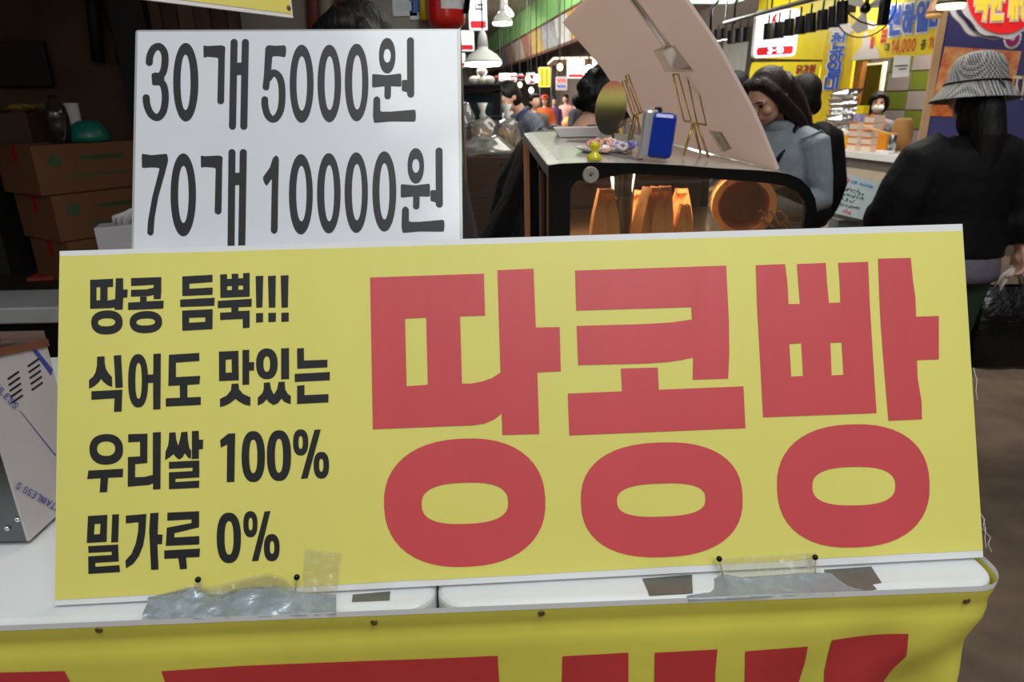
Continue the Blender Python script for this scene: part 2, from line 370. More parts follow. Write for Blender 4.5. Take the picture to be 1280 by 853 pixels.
def table(s0, s1, label, dp):
    c = fr((s0+s1)/2, .55, 0)
    t = thing('folding_table', label, 'table', (c.x, c.y, 0))
    obj('tabletop', slab(s0, s1,   .004, dp, ZT-.045, ZT, .035), WPLA, t, smooth=False)
    for s in (s0+.12, s1-.12):
        for d in (.15, dp-.12):
            b = NB(); p = fr(s, d, 0); tube(b, [p, p+V((0, 0, ZT-.045))], .014, 10); obj('leg', b, DSTEEL, t)
    return t
table(S_GAP-1.5, S_GAP-.0012, 'left white plastic folding table carrying the stainless machine', .96)
table(S_GAP+.0012, S_END-.004, 'right white plastic folding table with the display case on it', 1.14)

# front cloth: follows the front line, turns the right corner and goes back along the side
RC = .04
def cpath(s):
    """point and outward normal on the cloth's plan line at length s"""
    e = S_END-RC
    if s <= e: return fr(s, -.003), -BKD
    a = (s-e)/RC
    if a < math.pi/2:
        n = -BKD*math.cos(a)+FX*math.sin(a); return fr(e, RC-.003)+n*RC, n
    return fr(S_END, RC+(s-e-RC*math.pi/2)), FX
def cdisp(s, h):
    k = max(0, min(1, (h-.03)/.25)); e = S_END-.02
    g = math.exp(-((s-e)/.22)**2)
    d = k*.006*math.sin(s*9+h*5)-.005*math.exp(-((h-.03)/.013)**2)
    d += g*k*(.008*math.sin((s-e)*42-h*26)-.02)
    g2 = math.exp(-((s-e)/.2)**2)*max(0, min(1, (h-.02)/.08)); d += g2*.005*math.sin((s-e)*34+h*40+.8)
    return d
def cpt(s, h, off=0):
    p, n = cpath(s); g = math.exp(-((s-S_END-.02)/.09)**2)*max(0, h-.04)
    return p+n*(cdisp(s, h)+off)-V((0, 0, h))-FX*(g*.1)
HC = .6
def clothgrid(s0, s1, h0, h1, ns, nh, off):
    b = NB(); g = [[b.verts.new(cpt(s0+(s1-s0)*i/ns, h0+(h1-h0)*j/nh, off)) for i in range(ns+1)] for j in range(nh+1)]
    for j in range(nh):
        for i in range(ns): b.faces.new((g[j][i], g[j][i+1], g[j+1][i+1], g[j+1][i]))
    return b
CL = thing('front_banner', 'yellow cloth banner with red lettering nailed along the table front at the bottom', 'banner', tuple(fr(.6, 0, .28)))
obj('cloth', clothgrid(-.45, S_END+.5, .003, HC, 220, 60, .001), YEL2, CL, smooth=True)
obj('white_border', clothgrid(-.45, S_END+.5, -.0045, .0035, 220, 3, .0015), WFOAM, CL, smooth=True, label='white top border of the cloth')
FP = Plane(fr(0, -.003), FX, (0, 0, -1))
def clothletter(pts):
    uv = [FP.uv(FP.pix(x, y)) for x, y in pts]
    b = NB(); flat(b, [V((u, v, 0)) for u, v in uv])
    us = [p[0] for p in uv]; vs = [p[1] for p in uv]
    x = min(us)
    while x < max(us):
        x += .012; bmesh.ops.bisect_plane(b, geom=list(b.verts)+list(b.edges)+list(b.faces), plane_co=(x, 0, 0), plane_no=(1, 0, 0))
    y = min(vs)
    while y < max(vs):
        y += .015; bmesh.ops.bisect_plane(b, geom=list(b.verts)+list(b.edges)+list(b.faces), plane_co=(0, y, 0), plane_no=(0, 1, 0))
    for v in b.verts: v.co = cpt(v.co.x, v.co.y, .0022)
    obj('letter', b, REDC, CL, smooth=True)
clothletter([(-90, 842), (82, 837), (90, 852), (96, 872), (98, 900), (60, 990), (-90, 990)])
clothletter([(203, 837), (300, 831), (420, 827), (540, 823), (622, 819), (624, 850), (624, 990), (520, 990), (518, 905), (214, 925), (215, 870)])
clothletter([(703, 819), (785, 814), (784, 990), (700, 990), (701, 900)])
clothletter([(818, 814), (896, 810), (893, 840), (892, 990), (815, 990), (816, 900)])
clothletter([(931, 813), (1009, 807), (1006, 830), (999, 860), (1000, 990), (928, 990), (929, 900)])
clothletter([(1040, 800), (1136, 793), (1134, 822), (1120, 842), (1112, 860), (1108, 900), (1104, 990), (1032, 990), (1030, 900), (1032, 840)])
BRASS = mat('brass_nail', (122, 106, 66), .4, metal=.6, var=.3, vscale=200)
for x, y in ((122, 790), (467, 781), (677, 769), (1212, 755)):
    p = FP.pix(x, y, .004); u, v = FP.uv(p); q = cpt(u, v, .001)
    b = NB(); rot = (-BKD).to_track_quat('Z', 'Y').to_matrix()
    lathe(b, [(.0042, 0), (.0044, .0012), (.0030, .0022), (.0012, .0016), (0, .0014)], q, 14, rot)
    obj('nail', b, BRASS, CL, smooth=True)

# ================================================================== the big yellow sign
SP = Plane((-.571, .855, 1.282), V((1.179, .054, .0)), V((.001, -.169, -.405)))
sg = thing('yellow_sign', 'big yellow sign board with large red and small black lettering leaning on the tables', 'sign', tuple(PZ(640, 728, ZT)))
ctr = [SP.pix(*q) for q in ((74.5, 314), (1203, 280), (1229, 697), (68, 757.5))]
b = NB(); prism(b, [p for p in ctr], -SP.n*.011)
for e in list(b.edges):
    pass
obj('board', b, WFOAM, sg)
def edgeline(p, q, n, amp, seed):
    return [(p[0]+(q[0]-p[0])*i/n, p[1]+(q[1]-p[1])*i/n+amp*noise.noise(V((i*.7, seed, 0)))) for i in range(n+1)]
ylw = edgeline((74.5, 320), (1203.2, 288.5), 24, .8, 1)+edgeline((1203.4, 290), (1228.7, 687), 8, .3, 2)+edgeline((1228, 688), (68.4, 750.5), 24, 1.6, 3)
b = NB(); flat(b, [SP.pix(x, y, .0006) for x, y in ylw]); obj('print_sheet', b, YEL, sg)
# loose threads on the right edge
b = NB()
for x0, y0, dx, dy in ((1224, 640, 5, 24), (1227, 660, 8, 30), (1228, 645, 3, 40), (1217, 460, 3, 40)):
    tube(b, [SP.pix(x0, y0), SP.pix(x0+dx*1.4, y0+dy*.4, .003), SP.pix(x0+dx, y0+dy*.7, .004), SP.pix(x0+dx*1.6, y0+dy, .003)], .0003, 5)
obj('thread', b, WFOAM, sg, kind='stuff')
def LV(ox, oy, sc): return lambda pts: [(ox+x/sc, oy+y/sc) for x, y in pts]
def letter(plane, parent, mt, outer, holes=(), off=.0012, extra=()):
    b = NB()
    if outer: flat(b, [plane.pix(x, y, off) for x, y in outer], [[plane.pix(x, y, off) for x, y in h] for h in holes])
    for e in extra:
        flat(b, [plane.pix(x, y, off) for x, y in e[0]], [[plane.pix(x, y, off) for x, y in h] for h in e[1:]])
    for f in b.faces:
        if f.normal.dot(plane.n) < 0: f.normal_flip()
    return obj('letter', b, mt, parent)
def ext(x0, x1, y0, y1, e=2.0, rot=0): return sell((x0+x1)/2, (y0+y1)/2, (x1-x0)/2, (y1-y0)/2, e, rot)
# --- red letters
v = LV(440, 310, 2.08)
def L(outer, holes=(), extra=(), vv=None, mt=None):
    vv = vv or v
    letter(SP, sg, mt or REDP, vv(outer), [vv(h) for h in holes], extra=[[vv(q) for q in e] for e in extra])
L([(47,77),(343,67),(346,176),(281,178),(286,353),(310,353),(340,347),(365,338),(386,324),(378,58),(472,54),(478,207),(540,206),(543,321),(482,324),(487,484),(391,487),(389,431),(370,446),(345,457),(315,462),(280,463),(54,472)],
  [[(138,184),(193,181),(197,356),(142,360)]], [[ext(83,503,496,830,2.3,-3), ext(181,406,611,718,2.6,-2)]])
L([(580,59),(973,46),(980,190),(981,280),(978,340),(886,343),(887,285),(860,291),(820,297),(760,301),(588,305),(584,203),(760,198),(830,194),(884,186),(882,154),(583,163)], (),
  [[[(561,379),(702,373),(699,314),(795,311),(798,369),(1018,360),(1023,469),(565,488)]], [ext(595,1016,506,805,2.4,-2), ext(689,919,613,699,2.7,-2)]])
v2 = LV(880, 310, 2.0806)
L([(135,45),(211,42),(217,90),(220,146),(250,146),(246,100),(242,42),(317,39),(320,90),(325,143),(355,142),(353,90),(349,39),(427,36),(431,140),(440,290),(449,430),(154,441),(146,290),(138,150)],
  [[(222,250),(253,248),(258,333),(227,335)], [(329,247),(358,246),(363,330),(332,332)]],
  [[[(453,28),(538,26),(543,80),(550,130),(552,179),(611,177),(611,290),(554,292),(556,340),(566,400),(567,446),(480,450),(470,330),(460,200),(456,120)]],
   [ext(190,587,459,780,2.35,-2), ext(282,498,570,670,2.6,-1)]], v2)
# --- black lines one and two
v3 = LV(90, 330, 3.765)
def K(outer, holes=(), extra=()): L(outer, holes, extra, v3, BLK)
K([(85,75),(193,70),(193,108),(167,109),(167,172),(185,170),(203,165),(206,68),(240,67),(241,121),(262,120),(260,158),(241,159),(238,215),(200,216),(201,205),(180,208),(85,211)], [[(115,110),(133,109),(132,171),(115,172)]],
  [[ext(90,238,219,332,2.3,-3), ext(122,203,256,294,2.4,-2)]])
K([(278,67),(420,62),(420,130),(417,165),(384,166),(384,146),(360,151),(277,154),(278,122),(350,120),(384,112),(384,98),(278,104)], (),
  [[[(264,182),(320,179),(320,154),(351,153),(351,176),(431,173),(430,210),(264,217)]], [ext(271,424,222,326,2.3,-3), ext(303,390,257,290,2.5,-2)]])
K([(519,59),(661,51),(661,85),(552,93),(552,117),(662,111),(661,145),(519,151)], (),
  [[[(509,168),(671,159),(670,197),(509,203)]], [[(518,220),(662,213),(661,307),(519,315)], [(551,254),(627,251),(627,273),(551,277)]]])
K([(697,50),(729,48),(730,71),(752,70),(751,47),(782,46),(783,68),(805,67),(805,44),(836,42),(836,154),(698,160)], [[(730,105),(752,104),(752,123),(730,124)], [(783,102),(805,101),(805,121),(783,122)]],
  [[[(686,174),(846,164),(845,201),(783,204),(783,222),(836,220),(836,300),(804,303),(803,259),(697,264),(697,230),(750,227),(750,205),(686,208)]]])
K([(864,57),(900,56),(896,205),(867,206)], (), [[[(866,232),(899,231),(899,274),(866,276)]]])
K([(922,57),(959,55),(957,205),(926,206)], (), [[[(924,231),(960,230),(959,272),(924,274)]]])
K([(982,55),(1019,53),(1016,205),(986,206)], (), [[[(985,230),(1020,229),(1020,271),(985,273)]]])
K([(118,437),(153,435),(154,470),(160,495),(172,515),(188,533),(189,580),(165,570),(145,553),(137,541),(125,558),(105,575),(80,588),(80,547),(98,532),(110,512),(117,480)], (),
  [[[(196,432),(231,429),(239,582),(204,584),(201,510)]], [[(91,600),(237,592),(233,695),(197,697),(200,633),(91,640)]]])
K([(383,424),(418,422),(416,684),(382,686),(381,560),(352,561),(352,522),(382,520)], (), [[ext(264,358,425,676,2.4), ext(298,328,466,635,2.4)]])
K([(456,428),(599,419),(599,457),(489,465),(489,533),(603,527),(600,566),(543,570),(543,629),(606,626),(606,664),(441,672),(441,633),(508,630),(507,572),(453,575)])
K([(691,413),(783,409),(785,548),(692,552)], [[(723,451),(751,449),(752,511),(723,513)]],
  [[[(802,406),(834,404),(834,463),(857,462),(857,502),(834,503),(834,568),(802,570)]],
   [[(751,565),(783,563),(786,590),(805,612),(840,628),(839,669),(810,662),(785,648),(769,636),(745,655),(720,668),(697,674),(696,636),(728,620),(748,595)]]])
K([(984,398),(1021,396),(1022,542),(984,544)], (), [[ext(866,968,398,543,2.3), ext(901,932,435,508,2.3)],
   [[(903,560),(931,557),(937,590),(950,615),(965,590),(972,556),(1001,554),(1003,590),(1015,612),(1030,622),(1029,661),(1000,650),(985,635),(970,655),(948,665),(925,650),(916,637),(900,655),(874,667),(874,630),(895,610),(902,590)]]])
K([(1059,398),(1091,396),(1092,455),(1202,451),(1202,487),(1060,494)], (), [[[(1048,518),(1214,509),(1213,548),(1048,556)]], [[(1059,574),(1094,570),(1094,618),(1207,613),(1207,652),(1059,660)]]])
# --- black lines three and four
v3 = LV(90, 520, 3.765)
K([(77,258),(240,249),(239,289),(170,292),(165,359),(130,361),(134,294),(71,298)], (), [[ext(82,240,86,230,2.3,-3), ext(118,203,121,189,2.3)]])
K([(264,87),(355,84),(354,222),(297,228),(297,289),(340,288),(380,278),(380,79),(418,76),(416,345),(381,347),(381,318),(360,326),(262,334),(263,194),(320,191),(320,122),(264,125)])
K([(457,80),(487,77),(490,110),(500,140),(508,110),(514,77),(543,75),(545,110),(552,150),(561,165),(560,203),(545,196),(531,176),(520,195),(505,206),(492,198),(477,180),(460,195),(438,209),(440,170),(452,140),(456,110)], (),
  [[[(564,72),(596,70),(598,113),(617,112),(616,157),(597,158),(597,202),(564,204)]], [[(456,217),(599,210),(599,290),(487,297),(487,312),(599,305),(598,339),(456,346),(456,266),(567,260),(567,244),(456,250)]]])
K([(697,115),(735,84),(768,82),(764,311),(728,313),(730,135),(700,150)])
K(ext(798,908,72,312,2.4), [ext(834,872,112,270,2.4)])
K(ext(917,1031,68,307,2.4), [ext(955,993,108,268,2.4)])
K([(1141,66),(1171,64),(1109,294),(1077,297)], (), [[ext(1040,1112,64,187,2.4), ext(1066,1086,95,156,2.4)], [ext(1137,1210,170,296,2.4), ext(1163,1183,202,263,2.4)]])
K([(75,472),(166,466),(163,594),(69,599)], [[(106,510),(134,508),(131,557),(103,559)]],
  [[[(189,465),(221,463),(217,595),(184,597)]], [[(76,614),(217,606),(220,686),(109,693),(110,711),(223,703),(226,736),(77,745),(76,662),(187,655),(186,640),(77,646)]]])
K([(253,470),(350,462),(345,550),(335,610),(315,660),(290,695),(254,719),(251,682),(280,650),(300,600),(310,550),(313,501),(253,507)], (), [[[(368,459),(407,456),(403,559),(426,559),(424,604),(402,605),(407,724),(372,726),(366,600),(363,540)]]])
K([(449,456),(598,449),(598,525),(482,553),(481,573),(599,566),(599,606),(441,613),(446,527),(562,505),(562,488),(448,494)], (), [[[(434,634),(602,625),(600,665),(537,668),(541,721),(508,723),(500,671),(434,674)]]])
K(ext(681,795,456,694,2.4), [ext(718,760,496,654,2.4)])
K([(906,451),(934,448),(877,683),(846,685)], (), [[ext(806,873,449,572,2.4), ext(831,850,480,540,2.4)], [ext(903,977,557,685,2.4), ext(931,952,590,650,2.4)]])

# ================================================================== the white price board
BP = Plane((-.49, .992, 1.55), V((.426, .054, -.002)), V((-.002, -.1125, -.267)))
pb = thing('price_board', 'white laminated price sheet with black numbers standing behind the yellow sign', 'sign', tuple(BP.pix(370, 330)))
def rrect(c, r, n=5):
    """rounded pixel quad"""
    out = []
    for i in range(4):
        p = V(c[i]); a = (V(c[i-1])-p).normalized(); q = (V(c[(i+1) % 4])-p).normalized()
        for k in range(n+1):
            t = k/n; out.append(tuple((p+a*r*(1-t)**2+q*r*t**2)))
    return out
b = NB(); prism(b, [BP.pix(x, y) for x, y in rrect([(169.5, 37.5), (575.5, 36), (579, 345), (163.5, 345)], 4)], -BP.n*.004)
obj('laminate', b, mat('laminate_edge', (150, 152, 150), .25, coat=.6), pb, label='grey clear laminate edge')
b = NB(); prism(b, [BP.pix(x, y, .0004) for x, y in [(172.5, 40), (571, 38.5), (575.5, 340), (166.5, 340)]], BP.n*.0006)
obj('paper', b, WPAP, pb)
def bl(parts):
    """parts: ('p', pts[, hole]) polygons or ('s', pts, width) rounded strokes, in view units"""
    vv = LV(160, 30, 3.0476); b = NB(); cnt = [0]
    fn = lambda x, y: BP.pix(160+x/3.0476, 30+y/3.0476, .0014+cnt[0]*.00004)
    for q in parts:
        cnt[0] += 1
        if q[0] == 'p': flat(b, [fn(*p) for p in q[1]], [[fn(*p) for p in h] for h in q[2:]])
        else:
            wd = q[2]; pts = q[1]
            # outline of the stroke as one ribbon plus round ends
            L1, L2 = [], []
            for i, p in enumerate(pts):
                d = V(pts[min(i+1, len(pts)-1)])-V(pts[max(i-1, 0)]); d.normalize(); nn = V((-d.y, d.x))*wd/2; p = V(p)
                L1.append(p+nn); L2.append(p-nn)
            for i in range(len(pts)-1):
                try: b.faces.new([b.verts.new(fn(*z)) for z in (L1[i], L1[i+1], L2[i+1], L2[i])])
                except ValueError: pass
            for e in (pts[0], pts[-1]):
                cnt[0] += 1; flat(b, [fn(*z) for z in sell(e[0], e[1], wd/2, wd/2, 2, 0, 16)])
    for f in b.faces:
        if f.normal.dot(BP.n) < 0: f.normal_flip()
    obj('letter', b, INK, pb)
def spl(pts, n=6):
    out = []
    for i in range(len(pts)-1):
        p0, p1, p2, p3 = [V(pts[max(0, min(len(pts)-1, j))]) for j in (i-1, i, i+1, i+2)]
        for k in range(n):
            t = k/n; out.append(tuple(.5*((2*p1)+(p2-p0)*t+(2*p0-5*p1+4*p2-p3)*t*t+(3*p1-p0-3*p2+p3)*t**3)))
    out.append(tuple(pts[-1])); return out
def rp(pts, r=7): # polygon with softened corners
    out = []
    for i, p in enumerate(pts):
        p = V(p); a = V(pts[i-1])-p; q = V(pts[(i+1) % len(pts)])-p; ra = min(r, a.length*.45); rq = min(r, q.length*.45)
        for k in range(4):
            t = k/3; out.append(tuple(p+a.normalized()*ra*(1-t)**2+q.normalized()*rq*t**2))
    return out
def ring(x0, x1, y0, y1, a0, a1, b0, b1): return ('p', ext(x0, x1, y0, y1, 2.1), ext(a0, a1, b0, b1, 2.1))
three = spl([(81, 146), (84, 120), (98, 93), (120, 86), (138, 108), (141, 145), (134, 182), (118, 204)])
bl([('s', three, 27), ('s', spl([(118, 214), (136, 236), (142, 280), (136, 326), (120, 352), (102, 354), (84, 338), (72, 308), (69, 281)]), 27), ('p', rp([(89, 189), (105, 184), (132, 190), (140, 209), (128, 232), (92, 233)]))])
bl([ring(172, 268, 72, 371, 200, 238, 116, 328)])
def gae(dx, dy, y2, bar):
    bl([('p', rp([(287+dx, 80+dy), (300+dx, 84+dy), (358+dx, 81+dy), (371+dx, 86+dy), (369+dx, 120+dy), (366+dx, 300+dy), (353+dx, 307+dy), (340+dx, 300+dy), (344+dx, 128+dy), (300+dx, 124+dy), (288+dx, 129+dy)])),
        ('s', [(404+bar, 70+dy), (398+bar*.7, y2)], 27), ('s', [(447+bar, 70+dy), (441+bar, y2)], 27), ('p', [(402+bar, 148+dy), (446+bar, 146+dy), (444+bar, 192+dy), (401+bar, 194+dy)])])
gae(0, 0, 389, 0)
bl([('p', rp([(523, 90), (533, 80), (560, 83), (600, 81), (603, 100), (599, 127), (575, 122), (550, 122), (545, 180), (537, 250), (524, 254), (512, 246), (518, 190)])),
    ('s', spl([(536, 205), (552, 186), (572, 196), (584, 225), (587, 275), (582, 325), (566, 356), (548, 362), (531, 345), (522, 312), (521, 288)]), 26)])
for q in ((616, 707, 79, 376, 642, 682, 122, 330), (722, 812, 79, 374, 749, 787, 122, 328), (826, 916, 75, 370, 854, 892, 118, 326)): bl([ring(*q)])
def won(dx, dy):
    bl([ring(956+dx, 1019+dx, 53+dy, 188+dy, 974+dx, 1001+dx, 94+dy, 147+dy),
        ('p', rp([(930+dx, 190+dy), (985+dx, 195+dy), (1041+dx, 188+dy), (1042+dx, 238+dy), (985+dx, 236+dy), (930+dx, 242+dy)])),
        ('s', [(990+dx, 230+dy), (989+dx, 274+dy)], 25), ('s', [(1076+dx, 64+dy), (1077+dx, 266+dy)], 27),
        ('p', rp([(1043+dx, 213+dy), (1066+dx, 213+dy), (1067+dx, 262+dy), (1056+dx, 256+dy), (1043+dx, 254+dy)])),
        ('p', rp([(935+dx, 284+dy), (947+dx, 273+dy), (961+dx, 284+dy), (961+dx, 334+dy), (1000+dx, 334+dy), (1095+dx, 326+dy), (1097+dx, 348+dy), (1095+dx, 371+dy), (1000+dx, 370+dy), (937+dx, 376+dy), (933+dx, 350+dy)]))])
won(0, 0)
bl([('p', rp([(52, 494), (90, 500), (149, 494), (153, 520), (140, 570), (115, 660), (101, 740), (97, 800), (86, 808), (73, 800), (76, 750), (92, 660), (121, 548), (90, 546), (53, 549)]))])
bl([ring(162, 259, 493, 809, 191, 231, 540, 758)])
gae(-10, 420, 860, -8)
bl([('p', rp([(513, 585), (540, 548), (552, 510), (566, 499), (575, 512), (572, 640), (570, 790), (558, 802), (544, 792), (548, 588), (528, 618), (519, 606)]))])
for q in ((613, 704, 496, 802, 641, 680, 540, 752), (720, 810, 492, 798, 748, 785, 537, 752), (825, 914, 489, 796, 853, 891, 533, 748), (931, 1022, 485, 791, 958, 996, 530, 745)): bl([ring(*q)])
won(109, 420)

# ================================================================== tape, film and pins along the sign's foot
SILV = mat('duct_tape', (152, 162, 168), .34, metal=.4, var=.1, vscale=40, bump=.55, bscale=32, stretch=(1, 1, 2.2))
DTAP = mat('dark_duct_tape', (112, 110, 104), .4, metal=.4, var=.15, vscale=30)
FILM = glassmat('clear_film', (246, 244, 232), .42, .10, .13, (232, 230, 212), .8, 45)
def sheet(rowA, rowB, amp, seed, nu=60, nv=10, off=V((0, 0, 0))):
    """crumpled strip between two 3-D polylines"""
    def samp(row, t):
        f = t*(len(row)-1); i = min(int(f), len(row)-2); return row[i].lerp(row[i+1], f-i)
    b = NB(); g = []
    for j in range(nv+1):
        r = []
        for i in range(nu+1):
            p = samp(rowA, i/nu).lerp(samp(rowB, i/nu), j/nv)
            nz = noise.noise(p*70+V((seed, 0, 0)))+.6*noise.noise(V((p.x*40+p.z*160+seed, p.x*160, 0)))
            n_ = (SP.n+V((0, 0, .5))).normalized(); nz = noise.noise(p*38+V((seed, 0, 0)))*1.1+.5*abs(noise.noise(V((p.x*55+p.z*90+seed, p.z*40, 1))))+.3*nz
            r.append(b.verts.new(p+n_*(amp*abs(nz)*1.4)+off))
        g.append(r)
    for j in range(nv):
        for i in range(nu): b.faces.new((g[j][i], g[j][i+1], g[j+1][i+1], g[j+1][i]))
    return b
def srow(pts, off): return [SP.pix(x, y, off) for x, y in pts]
def trow(pts, z=.0015): return [PZ(x, y, ZT+z) for x, y in pts]
b = sheet(srow([(186, 747), (212, 741), (245, 734), (262, 743), (275, 744), (300, 736), (345, 733), (372, 740), (420, 744)], .004), trow([(178, 776), (240, 774), (300, 772), (360, 770), (421, 768)]), .004, 3)
obj('duct_tape', b, SILV, smooth=True, label='crumpled silver duct tape holding the left foot of the yellow sign', cat='tape')
b = sheet(srow([(198, 746), (230, 733), (250, 730), (262, 734), (300, 724), (335, 716), (355, 722), (372, 738)], .006), srow([(188, 762), (250, 757), (300, 752), (372, 748)], .008), .002, 9)
obj('clear_film', b, FILM, smooth=True, label='crumpled clear film over the left duct tape between the pins', cat='film')
b = sheet(srow([(381, 686), (404, 689), (427, 692)], .0025), srow([(377, 746), (400, 746), (421, 747)], .006), .0016, 5, 24, 24)
obj('clear_tape', b, FILM, smooth=True, label='upright strip of clear tape beside the second pin on the sign', cat='tape')
b = sheet(srow([(858, 735), (885, 728), (903, 718), (925, 722), (970, 719), (1010, 716), (1040, 717), (1083, 738)], .005), trow([(860, 751), (920, 749), (980, 745), (1040, 742), (1085, 738)]), .004, 13)
obj('duct_tape', b, SILV, smooth=True, label='crumpled silver duct tape holding the right foot of the yellow sign', cat='tape')
b = sheet(srow([(898, 699), (930, 696), (970, 694), (1021, 691)], .004), srow([(900, 727), (940, 722), (980, 722), (1026, 716)], .008), .0016, 21)
obj('clear_tape', b, FILM, smooth=True, label='wide strip of clear tape between the two right pins', cat='tape')
def tapestrip(quad, label):
    b = NB(); prism(b, [PZ(x, y, ZT+.0004) for x, y in quad], (0, 0, .0006)); obj('tape_strip', b, DTAP, label=label, cat='tape')
tapestrip([(803, 724), (865, 719), (866, 742), (812, 745)], 'flat dark grey tape strip on the white table left of the right duct tape')
tapestrip([(1030, 713), (1089, 709), (1102, 729), (1090, 731), (1096, 737), (1083, 741), (1040, 744)], 'ragged flat dark grey tape strip on the white table right of the right duct tape')
tapestrip([(441, 744), (488, 740), (487, 751), (440, 753)], 'short flat dark tape strip under the sign beside the table gap')
for (x, y), (fx, fy), lab in (((247.5, 725), (250, 752), 'first black ball head pin from the left on the sign foot'), ((371, 722), (369, 744), 'second black ball head pin from the left beside the upright clear tape'),
                         ((899, 699), (903, 722), 'third black ball head pin from the left above the right duct tape'), ((1019, 697), (1017, 722), 'rightmost black ball head pin on the sign foot')):
    hd = SP.pix(x, y, .014); ft = SP.pix(fx, fy, .0); t = thing('push_pin', lab, 'pin', tuple(ft))
    b = NB(); ell(b, hd, (.0037, .0037, .0037)); obj('head', b, BLACKP, t, smooth=True)
    b = NB(); tube(b, [hd, hd.lerp(ft, .8)+SP.n*.004, ft], .0011, 8); obj('stem', b, mat('pin_stem', (190, 176, 150), .4, metal=.3), t, smooth=True)

# ================================================================== stainless machine at the left edge
mc = thing('steel_machine', 'stainless steel cooker with film covered vented side on the left table', 'cooker', tuple(PZ(10, 680, ZT)))
x0 = -.687; yn, yf = .816, .95; zb = ZT+.008; zt = 1.124; xl = -1.12
zN, zF = PY(-13, 440, yn).z, PY(54, 424, yf).z
FILMW = mat('film_on_steel', (196, 190, 192), .4, metal=.25, var=.06, vscale=9)
SPL = Plane((x0, yn, zb), (0, 1, 0), (0, 0, -1))
if SPL.n.x < 0: SPL.n = -SPL.n
def mb(name, a, bb, mt, bev=.003, lab=None):
    b = NB(); box(b, [(a[i]+bb[i])/2 for i in range(3)], [abs(bb[i]-a[i]) for i in range(3)], bev=bev); return obj(name, b, mt, mc, label=lab)
side = [(yn, zb), (yf, zb), (yf, zF-.01), (yn, zN-.01)]
b = NB(); prism(b, [V((x0-.003, y, z)) for y, z in side], (xl-x0, 0, 0)); obj('body', b, DSTEEL, mc)
b = NB(); prism(b, [V((x0-.003, y, z)) for y, z in side], (.0035, 0, 0)); sp_ = obj('side_panel', b, FILMW, mc, label='side panel under pale protective film')
b = NB(); prism(b, [V((x0+.003, y, z)) for y, z in ((yn-.002, zN-.012), (yf+.002, zF-.012), (yf+.002, zF), (yn-.002, zN))], (xl-x0, 0, 0)); obj('rim', b, mat('copper_rim', (150, 96, 74), .25, metal=.9, var=.3, vscale=14), mc, label='copper coloured rim')
b = NB(); prism(b, [V((x0-.012, y, z)) for y, z in ((yn+.012, zN-.003), (yf-.01, zF-.003), (yf-.01, zF+.0015), (yn+.012, zN+.0015))], (xl-x0+.03, 0, 0)); obj('pan', b, STEEL, mc)
b = NB(); box(b, (x0-.035, yf+.004, zF+.004), (.065, .003, .016)); obj('splash_lip', b, STEEL, mc)
for gx, gy in ((9, 474), (34, 458)):
    for i in range(5):
        p = SPL.pix(gx+i*1.2+1, gy+i*7.4, .0006); q = SPL.pix(gx+i*1.2+14, gy-9+i*7.4, .0006); b = NB()
        d = (q-p).normalized(); n_ = SPL.n.cross(d)*.0015
        prism(b, [p+n_, p-d*.0012, p-n_, q-n_, q+d*.0012, q+n_], SPL.n*.0006); obj('vent_slot', b, BLACKP, sp_)
BLU = mat('blue_film_print', (44, 62, 150), .5)
b = NB(); flat(b, [SPL.pix(*q, .001) for q in ((40, 437), (45, 436), (66, 462), (64, 470))]); flat(b, [SPL.pix(*q, .001) for q in ((25, 514), (26, 514), (70, 569), (70, 571))]); obj('film_stripe', b, BLU, sp_)
def latin(text, p, q, hgt, plane, mt, parent, wd=.14):
    d = V(q)-V(p); Lw = sum(ADV.get(c, .82) for c in text); k = d.length/Lw; d.normalize(); nn = V((-d.y, d.x)); b = NB()
    cn = [0]
    def fn(u, v_): cn[0] += 1; return plane.pix(*(V(p)+d*u*k+nn*v_*hgt), .0012+cn[0]*4e-6)
    word(b, text, fn, gw=1, wd=wd); obj('lettering', b, mt, parent)
latin('STAINLESS', (-18, 462), (25, 508), 7, SPL, BLU, sp_)
latin('STAINLESS S', (72, 640), (16, 608), 8, SPL, BLU, sp_)
for x, y in ((22, 650), (9, 661)):
    p = PY(x, y, yn-.001); b = NB(); lathe(b, [(.004, 0), (.0036, .0015), (.0015, .0025), (0, .0026)], p, 12, V((0, -1, 0)).to_track_quat('Z', 'Y').to_matrix()); obj('screw', b, CHROME, mc, smooth=True)
for x in (xl+.03, x0-.03):
    for y in (yn+.03, yf-.03):
        b = NB(); lathe(b, [(.012, ZT), (.012, zb+.001)], (x, y, 0), 12); obj('foot', b, BLACKP, mc)

# ================================================================== display case on the right table
CY = 1.2
CPn = Plane((0, CY, 1.3), (1, 0, 0), (0, 0, -1))
dc = thing('display_case', 'black framed glass display case with rounded corner holding kraft paper bags', 'display case', (CPn.pix(850, 250).x, CY+.3, ZT))
DB = V((-.028, .58, .03))
op = [(686, 207), (700, 205), (740, 203.5), (800, 204.5), (850, 207), (900, 211), (950, 213.5), (974, 215.5), (987, 218), (1001, 224), (1012, 235), (1019, 248), (1021, 261)]
ip = [(713, 236), (722, 225), (745, 224.5), (785, 217), (840, 219.5), (868, 221.5), (902, 224.5), (949, 228), (980, 232), (996, 240), (1005, 251), (1008, 261)]
O3 = [CPn.pix(*q) for q in op]; I3 = [CPn.pix(*q) for q in ip]
zl = ZT+.015
o_out = O3+[V((O3[-1].x, CY, zl)), V((O3[0].x, CY, zl))]
i_in = I3+[V((I3[-1].x, CY, zl+.03)), V((I3[0].x, CY, zl+.03))]
b = NB(); prism(b, o_out, (0, .012, 0), [i_in]); fr_ = obj('front_frame', b, BLACKP, dc)
